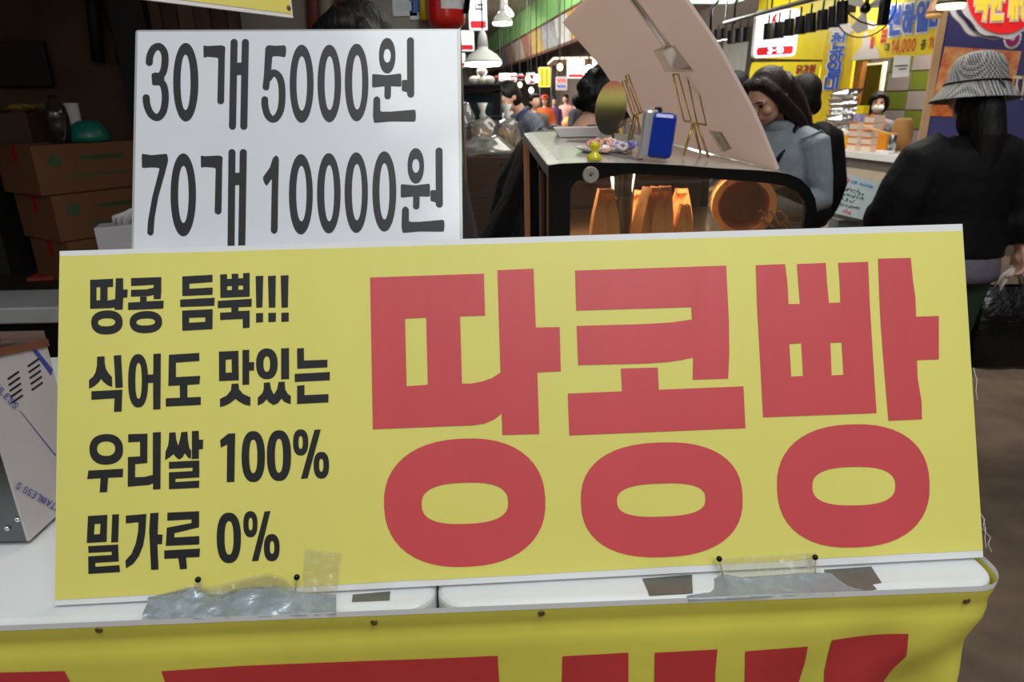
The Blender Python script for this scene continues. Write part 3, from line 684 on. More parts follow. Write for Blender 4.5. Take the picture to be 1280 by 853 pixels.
GL = glassmat('case_glass', (238, 236, 230), .22, .03, .05, (150, 130, 110))
b = NB(); prism(b, i_in, (0, .003, 0)); obj('front_glass', b, GL, dc)
b = NB(); prism(b, [p+DB-V((0, .012, 0)) for p in o_out], (0, .012, 0), [[p+DB-V((0, .012, 0)) for p in i_in]]); obj('back_frame', b, BLACKP, dc)
b = NB(); prism(b, [p+DB-V((0, .004, 0)) for p in i_in], (0, .003, 0)); obj('back_panel', b, mat('case_back_metal', (70, 54, 44), .3, metal=.5, var=.3, vscale=8), dc)
TOPG = mat('stone_grey_top', (186, 186, 180), .18, var=.2, vscale=9, coat=.5)
def strip(pts, d, th):
    b = NB(); n = len(pts); up = V((0, 0, th))
    A0 = [b.verts.new(p) for p in pts]; A1 = [b.verts.new(p+d) for p in pts]; B0 = [b.verts.new(p-up) for p in pts]; B1 = [b.verts.new(p+d-up) for p in pts]
    for i in range(n-1):
        b.faces.new((A0[i], A0[i+1], A1[i+1], A1[i])); b.faces.new((B0[i], B1[i], B1[i+1], B0[i+1]))
        b.faces.new((A0[i], B0[i], B0[i+1], A0[i+1])); b.faces.new((A1[i], A1[i+1], B1[i+1], B1[i]))
    b.faces.new((A0[0], A1[0], B1[0], B0[0])); b.faces.new((A0[-1], B0[-1], B1[-1], A1[-1])); return b
inner = [p+V((0, .0125, 0)) for p in O3]
obj('top_sheet', strip(inner[:9], DB-V((0, .0245, 0)), .006), TOPG, dc)
obj('curved_glass', strip(inner[8:]+[V((O3[-1].x, CY+.0125, zl))], DB-V((0, .0245, 0)), .004), GL, dc, smooth=True)
xL = O3[0].x
def qbox(name, p0, p1, sx, mt, par=dc, lab=None):
    b = NB(); tube(b, [p0, p1], sx, 4); return obj(name, b, mt, par, label=lab)
b = NB(); box(b, (xL+.02, CY+.29, zl+.0), (.04, .56, .012)); obj('left_sill', b, BLACKP, dc)
b = NB(); e0 = O3[0]; prism(b, [V((e0.x-.002, CY+.012, e0.z)), V((e0.x-.002, CY+.012, e0.z-.02)), e0+DB-V((.002, .012, .02)), e0+DB-V((.002, .012, 0))], (.004, 0, 0)); obj('steel_edge', b, STEEL, dc)
pw = PY(656, 200, CY+.57)
b = NB(); box(b, (pw.x+.004, CY+.555, (zl+1.36)/2), (.014, .02, 1.36-zl)); obj('wood_post', b, mat('pale_wood', (176, 122, 80), .5, var=.15, vscale=20, stretch=(8, 8, 1)), dc, label='pale wooden post at the back corner')
b = NB(); box(b, (xL+.002, CY+.36, zl+.21), (.004, .07, .42)); obj('brown_slat', b, mat('brown_slat', (92, 66, 58), .35, var=.1), dc)
b = NB(); box(b, (xL+.006, CY+.29, zl+.22), (.003, .54, .42)); obj('left_glass', b, GL, dc)
b = NB(); tube(b, [V((xL+.02, CY+.14, zl+.05)), V((xL+.02, CY+.14, zl+.36))], .006, 8); obj('copper_rod', b, mat('copper_rod', (208, 130, 84), .2, metal=1), dc, smooth=True)
b = NB(); box(b, (xL-.004, CY+.2, O3[0].z-.014), (.012, .05, .02)); obj('latch', b, BLACKM, dc)
b = NB(); box(b, (xL-.004, CY+.22, O3[0].z-.003), (.010, .035, .004)); obj('latch_plate', b, STEEL, dc)
k = CPn.pix(738, 218.5); rot = V((0, -1, 0)).to_track_quat('Z', 'Y').to_matrix()
b = NB(); lathe(b, [(.0142, 0), (.0142, .006), (.0128, .008), (.0052, .008), (.0048, .0065), (0, .0065)], (k.x, CY-.0, k.z), 28, rot); kb = obj('round_knob', b, mat('satin_steel', (164, 158, 148), .4, metal=.5), dc, smooth=False)
b = NB(); box(b, (k.x, CY-.0068, k.z), (.005, .0012, .0012)); box(b, (k.x, CY-.0068, k.z), (.0012, .0012, .005)); obj('screw_slot', b, BLACKP, kb)
trz = 1.19
b = NB(); box(b, ((xL+O3[-1].x)/2, CY+.29, trz-.006), (O3[-1].x-xL-.03, .5, .012)); obj('shelf', b, mat('case_shelf', (150, 116, 86), .3, metal=.5, var=.2), dc)
# the warm lamp of the case
lt = bpy.data.lights.new('case_lamp', 'AREA'); lt.size = .3; lt.size_y = .05; lt.shape = 'RECTANGLE'; lt.energy = 1.35; lt.color = (1, .82, .62)
lo_ = bpy.data.objects.new('case_lamp', lt); COL.objects.link(lo_); lo_.location = (.24, CY+.16, 1.325)
lo_.rotation_euler = (R(-10), 0, 0)

# paper bags inside
KR = mat('kraft_paper', (226, 158, 92), .65, var=.06, vscale=30, bump=.2, bscale=60)
def bag(px, py, wpx, y, rz, lab, lean=0.0):
    p = PY(px, py, y); zt_ = p.z; w_ = wpx*y/1.03/850/2
    t = thing('paper_bag', lab, 'paper bag', (p.x, y, trz), rz, 'kraft paper bags in the display case')
    b = NB(); rings = []
    for f, ww, dd, c in ((0, 1.25, .022, .002), (.5, 1.0, .020, .008), (1, .55, .017, .013)):
        z = (zt_-trz)*f; x = lean*f
        rings.append([b.verts.new(V(q)) for q in ((-w_*ww+x, -dd, z), (x+w_*.1, -dd+c, z-f*.004), (w_*ww+x, -dd, z), (w_*ww+x, dd, z), (x, dd-c, z), (-w_*ww+x, dd, z))])
    for a, c in zip(rings, rings[1:]):
        for i in range(6): b.faces.new((a[i], a[(i+1) % 6], c[(i+1) % 6], c[i]))
    b.faces.new(rings[0][::-1]); obj('pouch', b, KR, t, local=True)
    b = NB(); box(b, (lean+w_*.05, -.0165, (zt_-trz)*.97), (w_*.9, .003, .008)); obj('folded_lip', b, KR, t, local=True)
bag(757, 236, 32, CY+.10, 0, 'standing kraft paper bag nearest the left side of the display case')
bag(807, 234, 23, CY+.11, .3, 'kraft paper bag second from left in the display case', .012)
bag(829, 233, 25, CY+.10, -.15, 'kraft paper bag in the middle of the row in the display case', .004)
bag(852, 236, 28, CY+.22, -.2, 'kraft paper bag behind the small one at right of the row')  # this bag and the next stand in for faded reflections
bag(856, 256, 20, CY+.09, -.1, 'small short kraft paper bag at the right end of the row')
bag(792, 238, 26, CY+.22, .1, 'kraft paper bag standing behind the gap left of the row')
c = PY(927, 262, CY+.17); t = thing('paper_roll', 'open kraft paper roll lying at the right end inside the display case', 'paper roll', (c.x, c.y, trz))
b = NB(); rot = V((-.25, -1, .05)).to_track_quat('Z', 'Y').to_matrix(); rr = .060
lathe(b, [(rr*.8, -.07), (rr, -.07), (rr, .05), (rr*.8, .05), (rr*.78, -.07)], (c.x, c.y, trz+rr), 30, rot); obj('roll', b, KR, t, smooth=False)
b = NB()
for i in range(26):
    a = random.uniform(-.9, .9); p = PY(966+random.uniform(-18, 14), 270+random.uniform(-8, 8), CY+.12+random.uniform(-.04, .03)); tube(b, [p, p+V((.018, .005, -.014+a*.006))], .0022, 5)
obj('straw_basket', b, mat('straw', (176, 128, 78), .6, var=.2), label='bundle of straw at the far right inside the display case', cat='straw', kind='stuff')
c = PY(777, 258, CY+.14); b = NB(); lathe(b, [(.021, 0), (.024, .13), (.022, .13), (.019, .004), (0, .004)], (c.x, c.y, trz), 24)
obj('glass_tumbler', b, glassmat('tumbler_glass', (225, 228, 218), .45, .02, .05), smooth=True, label='clear glass tumbler between the paper bags in the display case', cat='glass')

# ---- on top of the case
def ztop(x, y):
    f = (y-CY)/.58; best = O3[0].z
    for a, c in zip(O3[:9], O3[1:9]):
        if a.x <= x <= c.x: best = a.z+(c.z-a.z)*(x-a.x)/(c.x-a.x)
    return best+f*.03+.0005
def on(px, y):   # point on the case top at depth y seen in column px
    lo = 130; hi = 240
    for _ in range(40):
        mid = (lo+hi)/2; p = PY(px, mid, y)
        if p.z > ztop(p.x, y): lo = mid
        else: hi = mid
    return PY(px, lo, y)
p = on(743, CY+.03); b = NB()
lathe(b, [(.0125, 0), (.0135, .004), (.011, .009), (.0062, .013), (.0058, .017), (.0085, .021), (.0092, .026), (.006, .031), (0, .032)], p, 24)
obj('yellow_stopper', b, mat('yellow_clear_plastic', (232, 222, 30), .12, trans=.35, coat=.5), smooth=True, label='yellow translucent plastic push pin shaped stopper on the case front edge', cat='stopper')
# blue tin
p = on(818, CY+.055); rz = R(-8)
BLUE = mat('blue_enamel', (24, 50, 150), .18, coat=.7)
t = thing('blue_tin', 'blue rounded retro tin clock with chrome bezel on the display case', 'clock', tuple(p), rz)
T = Matrix.Translation((0, 0, .0025)) @ Matrix.Rotation(R(6), 4, 'Y')
def tb(name, c, s, mt, bev, par=t):
    b = NB(); box(b, c, s, bev=bev); bmesh.ops.transform(b, matrix=T, verts=b.verts); return obj(name, b, mt, par, local=True, smooth=False)
tb('body', (.004, 0, .041), (.044, .075, .076), BLUE, .008)
bz = tb('bezel', (-.022, 0, .042), (.015, .079, .080), mat('satin_chrome', (205, 207, 210), .28, metal=.6), .005)
tb('dial', (-.0285, 0, .042), (.001, .062, .062), mat('dial_glass', (150, 156, 160), .1, metal=.6), 0, bz)
b = NB(); lathe(b, [(.008, 0), (.008, .004), (.0065, .004), (.0065, .0075), (.003, .009), (0, .009)], (-.006, -.005, .079), 18); bmesh.ops.transform(b, matrix=T, verts=b.verts); obj('winding_knob', b, CHROME, t, local=True)
# plate with hair ties
p = on(757, CY+.16); t = thing('oval_plate', 'white shallow oval plate holding pastel hair ties beside the blue tin', 'plate', tuple(p))
def ovaldish(r, h, sx, sy, c): 
    b = NB(); lathe(b, [(r*.7, 0), (r, h), (r*.97, h), (r*.66, .003), (0, .003)], (0, 0, 0), 36); bmesh.ops.transform(b, matrix=Matrix.Translation(c) @ Matrix.Diagonal((sx, sy, 1, 1)), verts=b.verts); return b
obj('dish', ovaldish(.06, .010, 1.0, .8, p), mat('glossy_white', (226, 222, 220), .2, coat=.4), t, smooth=True)
tc_ = [((216, 150, 150), 0), ((232, 176, 150), 1), ((190, 174, 214), 2), ((128, 120, 196), 2), ((206, 200, 206), 2), ((226, 160, 168), 0), ((160, 150, 204), 2), ((240, 214, 206), 0)]
nm = ['rose pink', 'peach', 'pale lilac', 'violet', 'silver grey', 'salmon pink', 'lavender', 'cream']
for i, (px, y) in enumerate(((740, CY+.14), (757, CY+.12), (772, CY+.14), (786, CY+.13), (778, CY+.11), (748, CY+.17), (791, CY+.17), (764, CY+.18))):
    q = on(px, y); q.z += .0155; b = NB(); rr = .0105 if i == 1 else .008
    tlt = R(80) if i == 1 else R(random.uniform(10, 50)); M_ = Matrix.Rotation(random.uniform(-.4, .4), 3, 'Z') @ Matrix.Rotation(tlt, 3, 'X')
    pts = [q+M_ @ V((rr*math.cos(a), rr*math.sin(a), .0018*math.sin(a*5))) for a in [2*math.pi*j/18 for j in range(19)]]
    tube(b, pts, .0034, 7, cap=False); obj('hair_tie', b, mat('tie_%d' % i, tc_[i][0], .4, var=.15, vscale=150), smooth=True, label='%s coiled hair tie lying on the oval plate' % nm[i], cat='hair tie', group='hair ties on the oval plate')
p = on(722, CY+.45); t = None
b = NB(); z_ = p.z
def traybm(cx, cy, z, sx, sy, h):
    b = NB(); a = [V((cx-sx*.8, cy-sy*.8, z)), V((cx+sx*.8, cy-sy*.8, z)), V((cx+sx*.8, cy+sy*.8, z)), V((cx-sx*.8, cy+sy*.8, z))]
    o_ = [V((cx-sx, cy-sy, z+h)), V((cx+sx, cy-sy, z+h)), V((cx+sx, cy+sy, z+h)), V((cx-sx, cy+sy, z+h))]
    ca = V((cx, cy, 0)); ii = [V((ca.x+(q.x-ca.x)*.93, ca.y+(q.y-ca.y)*.93, q.z)) for q in o_]; bb = [V((ca.x+(q.x-ca.x)*.95, ca.y+(q.y-ca.y)*.95, q.z+.003)) for q in a]
    Q = [[b.verts.new(x) for x in l] for l in (a, o_, ii, bb)]
    for l, m_ in zip(Q, Q[1:]):
        for i in range(4): b.faces.new((l[i], l[(i+1) % 4], m_[(i+1) % 4], m_[i]))
    b.faces.new(Q[0][::-1]); b.faces.new(Q[3]); return b
b.free(); obj('foam_tray', traybm(p.x, p.y, p.z, .055, .04, .02), mat('white_foam', (228, 228, 230), .6), label='white foam tray at the back of the display case top', cat='tray')
a0, a1 = on(742, CY+.17), on(800, CY+.045); b = NB(); d = (a1-a0).normalized(); s_ = V((-d.y, d.x, 0))*.006
prism(b, [a0-s_, a1-s_, a1+s_, a0+s_], (0, 0, .002)); obj('plastic_strip', b, glassmat('milky_strip', (240, 238, 232), .3, .15, .35, (214, 206, 200)), label='narrow clear plastic strip lying in front of the plate', cat='strip')
a0 = on(708, CY+.34); b = NB(); prism(b, [a0, a0+V((.06, -.01, .0)), a0+V((.085, .05, .003)), a0+V((.02, .06, .003))], (0, 0, .001)); obj('plastic_sheet', b, MATS['milky_strip'], label='small clear plastic sheet lying by the foam tray', cat='sheet')
# round mirror
mcn = PY(763.5, 135.5, CY+.27); t = thing('round_mirror', 'round make-up mirror with thin chrome rim on brass stand atop the display case', 'mirror', tuple(on(768, CY+.30)))
tgt = V((.25, -3.8, 2.12)); nrm = ((EYE-mcn).normalized()+(tgt-mcn).normalized()).normalized()
q = nrm.to_track_quat('Z', 'Y').to_matrix(); sc_ = Matrix.Diagonal((1, 1, 1))
def mdisc(r0, r1, z0, z1):
    b = NB(); lathe(b, [(r0, z0), (r1, z0), (r1, z1), (r0, z1)], (0, 0, 0), 48)
    bmesh.ops.transform(b, matrix=Matrix.Translation(mcn) @ q.to_4x4() @ Matrix.Rotation(R(-8), 4, 'Z') @ Matrix.Diagonal((.0315, .0535, 1, 1)), verts=b.verts); return b
obj('mirror_glass', mdisc(0, .97, -.002, .0015), mat('mirror', (235, 235, 235), 0.0, metal=1), t)
obj('rim', mdisc(.955, 1.0, -.003, .003), CHROME, t)
BR = mat('brass_wire', (186, 158, 96), .28, metal=.8, var=.1, vscale=30)
def wire(name, pts, r, par, mt=BR): b = NB(); tube(b, pts, r, 7); return obj(name, b, mt, par, smooth=True)
ba = on(768, CY+.30); wire('stand', [mcn-nrm*.004+V((0, 0, -.03)), ba+V((0, .02, .03)), ba+V((0, .03, .002))], .003, t)
b = NB(); lathe(b, [(.03, 0), (.03, .003), (0, .006)], ba+V((0, .015, 0)), 24); obj('foot', b, BR, t, smooth=True)
# brass easels
def easel(lab, loops, ledge, legs, y0, y1, ytop):
    base = V((0, 0, 0)); pts3 = []
    lo_y = max(y for l in legs for _, y in l); 
    def pt(px, py, yy): return PY(px, py, yy)
    feet = [on(l[-1][0], y0 if i != 1 else y1) for i, l in enumerate(legs)]
    for f in feet: base += f/len(feet)
    t = thing('brass_easel', lab, 'easel', tuple(base))
    yt = min(q[1] for l in loops for q in l); yb = max(q[1] for l in loops for q in l)
    def yy(py): return y0+(ytop-y0)*(yb-py)/(yb-yt+1e-6)
    for l in loops: wire('frame', [pt(x, y, yy(y)) for x, y in l+[l[0]]], .0016, t)
    wire('ledge', [pt(x, y, y0) for x, y in ledge], .002, t)
    for l, f in zip(legs, feet): wire('leg', [pt(*l[0], y0), f+V((0, 0, .0025))], .0024, t)
    return t
v4 = LV(720, 0, 4.0)
ez = easel('taller brass wire easel standing in front of the white curved panel', [v4([(485, 372), (512, 372), (577, 606), (540, 600)]), v4([(555, 370), (592, 366), (652, 626), (605, 614)])], v4([(536, 604), (654, 626)]),
      [v4([(585, 620), (537, 776)]), v4([(588, 622), (622, 770)]), v4([(608, 622), (662, 788)])], CY+.13, CY+.21, CY+.17)
e2 = easel('smaller brass wire easel half hidden behind the round mirror', [v4([(248, 380), (262, 375), (330, 560), (318, 566)]), v4([(230, 410), (245, 400), (300, 570), (285, 575)])], v4([(282, 574), (332, 562)]),
      [v4([(300, 575), (276, 664)]), v4([(290, 576), (262, 660)]), v4([(306, 575), (330, 655)])], CY+.33, CY+.37, CY+.36)
# white curved panel
rp_ = [(971, 213.5), (945, 150), (920, 102), (895, 57), (870, 20), (856, 0), (830, -34), (800, -75)]
lp_ = [(808, 190), (790, 150), (775, 122), (760, 97), (748, 80), (735, 65), (720, 48), (703, 28)]
RR = [PY(x, y, CY+.02) for x, y in rp_]; LL = [PY(x, y, CY+.50) for x, y in lp_]
RR[0].z = ztop(RR[0].x, CY+.02)+.001; LL[0].z = ztop(LL[0].x, CY+.5)+.001
def cat3(P, n=5):
    out = []
    for i in range(len(P)-1):
        p0, p1, p2, p3 = [P[max(0, min(len(P)-1, j))] for j in (i-1, i, i+1, i+2)]
        for k in range(n):
            s = k/n; out.append(.5*((2*p1)+(p2-p0)*s+(2*p0-5*p1+4*p2-p3)*s*s+(3*p1-p0-3*p2+p3)*s**3))
    return out+[P[-1]]
RR = cat3(RR); LL = cat3(LL); nn_ = 14
def pg(th):
    b = NB(); G = []
    for a, c in zip(RR, LL): G.append([a.lerp(c, i/nn_) for i in range(nn_+1)])
    H = []
    for j in range(len(G)):
        r = []
        for i in range(nn_+1):
            du = G[min(j+1, len(G)-1)][i]-G[max(j-1, 0)][i]; dv = G[j][min(i+1, nn_)]-G[j][max(i-1, 0)]; n = du.cross(dv).normalized()
            if n.x < 0: n = -n
            r.append(G[j][i]+n*th)
        H.append(r)
    A_ = [[b.verts.new(p) for p in r] for r in G]; B2 = [[b.verts.new(p) for p in r] for r in H]; m_ = len(G)
    for j in range(m_-1):
        for i in range(nn_):
            b.faces.new((A_[j][i], A_[j][i+1], A_[j+1][i+1], A_[j+1][i])); b.faces.new((B2[j][i], B2[j+1][i], B2[j+1][i+1], B2[j][i+1]))
        b.faces.new((A_[j][0], A_[j+1][0], B2[j+1][0], B2[j][0])); b.faces.new((A_[j][nn_], B2[j][nn_], B2[j+1][nn_], A_[j+1][nn_]))
    for i in range(nn_):
        b.faces.new((A_[0][i], B2[0][i], B2[0][i+1], A_[0][i+1])); b.faces.new((A_[-1][i], A_[-1][i+1], B2[-1][i+1], B2[-1][i]))
    return b
wa = mat('white_acrylic', (224, 212, 206), .3, var=.03, vscale=4, stretch=(2, 8, 1))
nt_ = wa.node_tree; tl_ = nt_.nodes.new('ShaderNodeBsdfTranslucent'); tl_.inputs[0].default_value = lin((244, 226, 216)); mx_ = nt_.nodes.new('ShaderNodeMixShader'); mx_.inputs[0].default_value = .62
nt_.links.new(nt_.nodes['Principled BSDF'].outputs[0], mx_.inputs[1]); nt_.links.new(tl_.outputs[0], mx_.inputs[2]); nt_.links.new(mx_.outputs[0], nt_.nodes['Material Output'].inputs[0])
wp = thing('curved_panel', 'large white curved panel standing raised like a lid on the display case', 'panel', tuple((RR[0]+LL[0])/2))
obj('sheet', pg(.006), MATS['white_acrylic'], wp, smooth=False)
# clear holder and strip fixed on the panel
def onpanel(px, py):
    d = ray(px, py); best = None
    for a, c, a2, c2 in zip(RR, LL, RR[1:], LL[1:]):
        n = (c-a).cross(a2-a)
        if abs(n.dot(d)) < 1e-9: continue
        s = (a-EYE).dot(n)/n.dot(d); p = EYE+d*s
        u = (p-a).dot(c-a)/(c-a).length_squared; vv = (p-a).dot(a2-a)/(a2-a).length_squared
        if -.1 <= vv <= 1.1 and -.1 <= u <= 1.1: best = p
    return best
CLR = glassmat('clear_acrylic', (248, 246, 242), .12, .08, .22, (232, 226, 214))
pn = [onpanel(*q) for q in ((828, 64), (843, 57), (868, 90), (842, 90))]
if all(pn):
    b = NB(); prism(b, pn, (-.02, -.012, 0)); obj('acrylic_holder', b, CLR, wp)
ps_ = [onpanel(*q) for q in ((789, 0), (796, 0), (839, 57), (832, 60))]
if all(ps_):
    b = NB(); prism(b, ps_, (-.004, -.003, 0)); obj('clear_strip', b, CLR, wp)
pl_ = [onpanel(*q) for q in ((888, 163), (902, 165), (915, 186), (905, 190))]
if all(pl_):
    b = NB(); prism(b, pl_, (-.006, -.004, 0)); obj('acrylic_foot', b, CLR, wp)

# added warm light, no bulb seen, put in to warm the curved panel
bl_ = bpy.data.lights.new('stall_bulb', 'POINT'); bl_.energy = 3.5; bl_.color = (1, .74, .58); bl_.shadow_soft_size = .06
bo_ = bpy.data.objects.new('stall_bulb', bl_); COL.objects.link(bo_); bo_.location = (-.02, 1.5, 1.9)
# ================================================================== dark stall on the left
ct = PZ(72, 384, .8); xr = ct.x; yfr = ct.y
sc1 = thing('stall_counter', 'dark stall counter with a bright stainless steel ledge along its front', 'counter', (xr-.7, yfr+.45, 0))
b = NB(); box(b, (xr-.75, yfr+.62, .39), (1.5, .74, .78)); obj('cabinet', b, mat('dark_cabinet', (34, 30, 28), .6, var=.3), sc1)
b = NB(); box(b, (xr-.75, yfr+.62, .79), (1.5, .74, .02)); obj('worktop', b, mat('dark_worktop', (40, 32, 28), .5, var=.3), sc1)
b = NB(); box(b, (xr-.75, yfr+.13, .77), (1.5, .26, .06), bev=.006); obj('steel_ledge', b, mat('satin_ledge', (186, 190, 190), .42, metal=.25, var=.12, vscale=7), sc1)
b = NB(); box(b, (xr-.75, yfr+.06, .60), (1.5, .04, .26)); obj('black_rail', b, BLACKM, sc1)
b = NB(); box(b, (xr+.008, yfr+.13, .75), (.012, .24, .1)); obj('end_cap', b, mat('dark_red_paint', (120, 24, 22), .4), sc1, label='dark red end cap')
p0 = PZ(52, 352, .802); b = NB(); box(b, (p0.x, p0.y+.08, .806), (.16, .1, .012), rz=.15); obj('leaflet', b, mat('leaflet_red', (150, 50, 46), .5, var=.3, vscale=30), label='thin red and white leaflet stack on the dark counter', cat='leaflet')
CARD = mat('cardboard', (104, 66, 38), .75, var=.1, vscale=6)
CARDD = mat('cardboard_print_green', (52, 78, 46), .7)
GLY = mat('pale_print', (140, 104, 66), .7)
RZB = R(56); cn = PY(58, 240, 2.62); zz = .8
labs = ['bottom cardboard box of the stack on the dark counter', 'middle cardboard box of the stack on the dark counter', 'top cardboard box of the stack with the teal basin on it']
for i, (h_, sh) in enumerate(((.17, .03), (.178, .012), (.185, -.02))):
    W_, D_ = .40, .32; ex_ = V((math.cos(RZB), math.sin(RZB), 0)); ey_ = V((-math.sin(RZB), math.cos(RZB), 0))
    cc = V((cn.x, cn.y, 0))+V((sh, 0, 0)); c = cc+ex_*W_/2+ey_*D_/2
    t = thing('cardboard_box', labs[i], 'box', (c.x, c.y, zz), RZB, 'stacked cardboard boxes')
    b = NB(); box(b, (0, 0, h_/2), (W_, D_, h_-.002), bev=.004); obj('carton', b, CARD, t, local=True)
    b = NB(); box(b, (0, 0, h_), (W_, .05, .0008)); obj('tape', b, mat('brown_tape', (134, 88, 52), .3), t, local=True)
    fn = lambda u, v_: V((-W_/2+u, -D_/2-.0008, h_-v_))
    b = NB(); flat(b, [fn(.07+.032*math.cos(a)*(1 if j % 2 else .72), .06+.028*math.sin(a)*(1 if j % 2 else .72)) for j, a in enumerate([2*math.pi*k/12 for k in range(12)])])
    obj('green_mark', b, CARDD, t, local=True)
    b = NB()
    for j in range(9): stroke(b, [(.17+j*.018, .055), (.182+j*.018, .055)], .016, fn)
    for j in range(11): stroke(b, [(.12+j*.02, .12), (.132+j*.02, .12)], .008, fn)
    obj('faint_print', b, CARDD, t, local=True, kind='stuff')
    b = NB(); fl_ = lambda u, v_: V((-W_/2-.0008, -D_/2+u, h_-v_)); flat(b, [fl_(.13, 0), fl_(.17, 0), fl_(.17, .07), fl_(.13, .07)]); obj('red_tape', b, mat('red_tape', (150, 28, 26), .4), t, local=True)
    zz += h_
ztb = zz
# things on the stack
p = PY(111, 165, 2.88); b = NB(); lathe(b, [(.075, 0), (.073, .02), (.06, .06), (.035, .078), (0, .08)], (p.x, p.y, ztb+.002), 28)
obj('plastic_basin', b, mat('teal_plastic', (20, 104, 92), .35), smooth=True, label='teal upside down plastic basin on the cardboard boxes', cat='basin')
p = PY(96, 150, 2.98); b = NB(); lathe(b, [(.022, 0), (.027, .15), (.025, .15), (.020, .004), (0, .004)], (p.x-.01, p.y, ztb), 20)
obj('paper_cup', b, mat('white_cup', (212, 210, 206), .5), smooth=True, label='white paper cup stack behind the teal basin', cat='cup')
p = PY(74, 160, 2.82); b = NB(); lathe(b, [(.04, 0), (.042, .1), (.036, .13), (.015, .16), (.015, .18), (0, .18)], (p.x, p.y, ztb), 20)
obj('plastic_bottle', b, glassmat('bottle_plastic', (200, 200, 196), .4, .08, .25, (90, 84, 80)), smooth=True, label='clear plastic bottle left of the teal basin', cat='bottle')
# second box pile further left
cx = PY(-40, 200, 2.9)
t = thing('storage_shelf', 'dark storage shelf at the far left behind the box stack', 'shelf', (cx.x-.25, 2.98, .802))
b = NB(); box(b, (cx.x-.25, 3.0, ztb-.02), (.74, .4, .03)); obj('board', b, MATS['dark_cabinet'], t)
for dx in (-.34, .34):
    b = NB(); box(b, (cx.x-.25+dx, 3.0, (ztb-.035+.802)/2), (.04, .36, ztb-.035-.802)); obj('upright', b, MATS['dark_cabinet'], t)
p = PY(22, 170, 2.9); b = NB(); box(b, (p.x-.06, 3.0, ztb+.056), (.26, .25, .12), bev=.004); obj('dark_carton', b, mat('dark_carton', (70, 48, 34), .7, var=.2), label='dark brown carton on the storage shelf at far left', cat='box')
p = PY(30, 140, 2.9); b = NB()
for i in range(4): tube(b, [V((p.x-.14+i*.05, 2.98, ztb+.125+.015*(i % 2))), V((p.x-.06+i*.05, 2.94, ztb+.14)), V((p.x+.02+i*.04, 2.97, ztb+.125))], .012, 8)
obj('work_gloves', b, mat('black_yellow_fabric', (28, 26, 22), .8, c2=(150, 124, 20), vscale=14), smooth=True, label='black and yellow coiled strap on the dark carton', cat='strap')
p = PY(20, 80, 3.2); b = NB(); box(b, (p.x, 3.22, p.z), (.26, .03, .18), bev=.004); obj('wall_panel', b, mat('dark_wall_panel', (40, 30, 26), .6), label='dark square panel mounted on the sooty wall at far left', cat='panel')
def pipe(name, x0, y0, x1, y1, yy, r, c, lab, cat='pipe', mt=None):
    a, c2_ = PY(x0, y0, yy), PY(x1, y1, yy); b = NB(); tube(b, [a, c2_], r, 10); return obj(name, b, mt or mat(name+str(c[0]), c, .6, var=.25, vscale=9), smooth=True, label=lab, cat=cat)
pipe('black_pipe', 112, -30, 123, 78, 3.21, .026, (14, 13, 13), 'short thick black pipe on the sooty wall above the boxes')
b = NB(); tube(b, [PY(x, y, 3.2) for x, y in ((126, -10), (129, 25), (145, 48), (147, 78), (166, 104), (200, 120))], .006, 6); obj('black_cable', b, BLACKM, smooth=True, label='thin black cable hanging on the sooty wall', cat='cable')
b = NB(); a = PY(152, 60, 3.18); box(b, (a.x+.06, 3.2, 1.6), (.14, .09, 1.7)); obj('dark_post', b, mat('near_black_post', (18, 16, 16), .5), label='near black post at the wall behind the price board', cat='post')
pk = thing('plank_panel', 'weathered brown plank panel behind the top of the price board', 'panel', tuple(PY(255, 60, 3.22)))
for i in range(9):
    a = PY(200+i*20, 60, 3.22); b = NB(); box(b, (a.x, 3.225, 1.85), (.064, .03+.006*(i % 2), .6)); obj('plank', b, mat('weathered_plank_%d' % (i % 3), [(96, 76, 58), (80, 62, 48), (110, 90, 70)][i % 3], .75, var=.3, vscale=5, stretch=(6, 6, 1)), pk)
pipe('rust_pipe', 391, -30, 394, 60, 3.12, .03, (110, 48, 38), 'rusty red brown pipe left of the black haired head')
pipe('grey_pipe', 407, -30, 410, 60, 3.12, .032, (150, 140, 122), 'pale grey conduit beside the rusty pipe')
a = PY(440, 0, 3.12); b = NB(); box(b, (a.x, 3.11, a.z+.02), (.1, .07, .14), bev=.01); obj('fuse_box', b, mat('maroon_paint', (84, 24, 30), .5), label='maroon switch box on the grey wall behind the head', cat='box')
for x, y, wd, hh, c, lab in ((505, 0, .1, .12, (196, 212, 218), 'pale blue notice sheet on the grey wall'), (520, -2, .06, .16, (70, 110, 190), 'white and blue notice beside the yellow torch')):
    a = PY(x, y, 3.14); t = thing('notice_sheet', lab, 'notice', (a.x, 3.143, a.z-hh/2)); b = NB(); box(b, (a.x, 3.146, a.z), (wd, .004, hh)); obj('sheet', b, mat('notice_%d' % c[0], (214, 220, 224), .5), t)
    b = NB(); box(b, (a.x, 3.1435, a.z-hh*.18), (wd*.7, .001, hh*.3)); obj('print', b, mat('noticep_%d' % c[0], c, .5), t)
a = PY(530, 10, 3.1); t = thing('torch', 'yellow emergency torch hanging beside the fire extinguisher', 'torch', (a.x, 3.1, a.z-.06))
b = NB(); tube(b, [V((a.x, 3.1, a.z+.1)), V((a.x, 3.1, a.z-.045))], [.014, .02], 12); obj('body', b, mat('yellow_plastic', (226, 186, 24), .4), t, smooth=True)
b = NB(); tube(b, [V((a.x, 3.1, a.z+.1)), V((a.x, 3.14, a.z+.13))], .006, 6); obj('hook', b, STEEL, t)
a = PY(559, 39, 3.03); z0 = a.z; t = thing('fire_extinguisher', 'red fire extinguisher with white label mounted on the grey wall', 'extinguisher', (a.x, 3.03, z0))
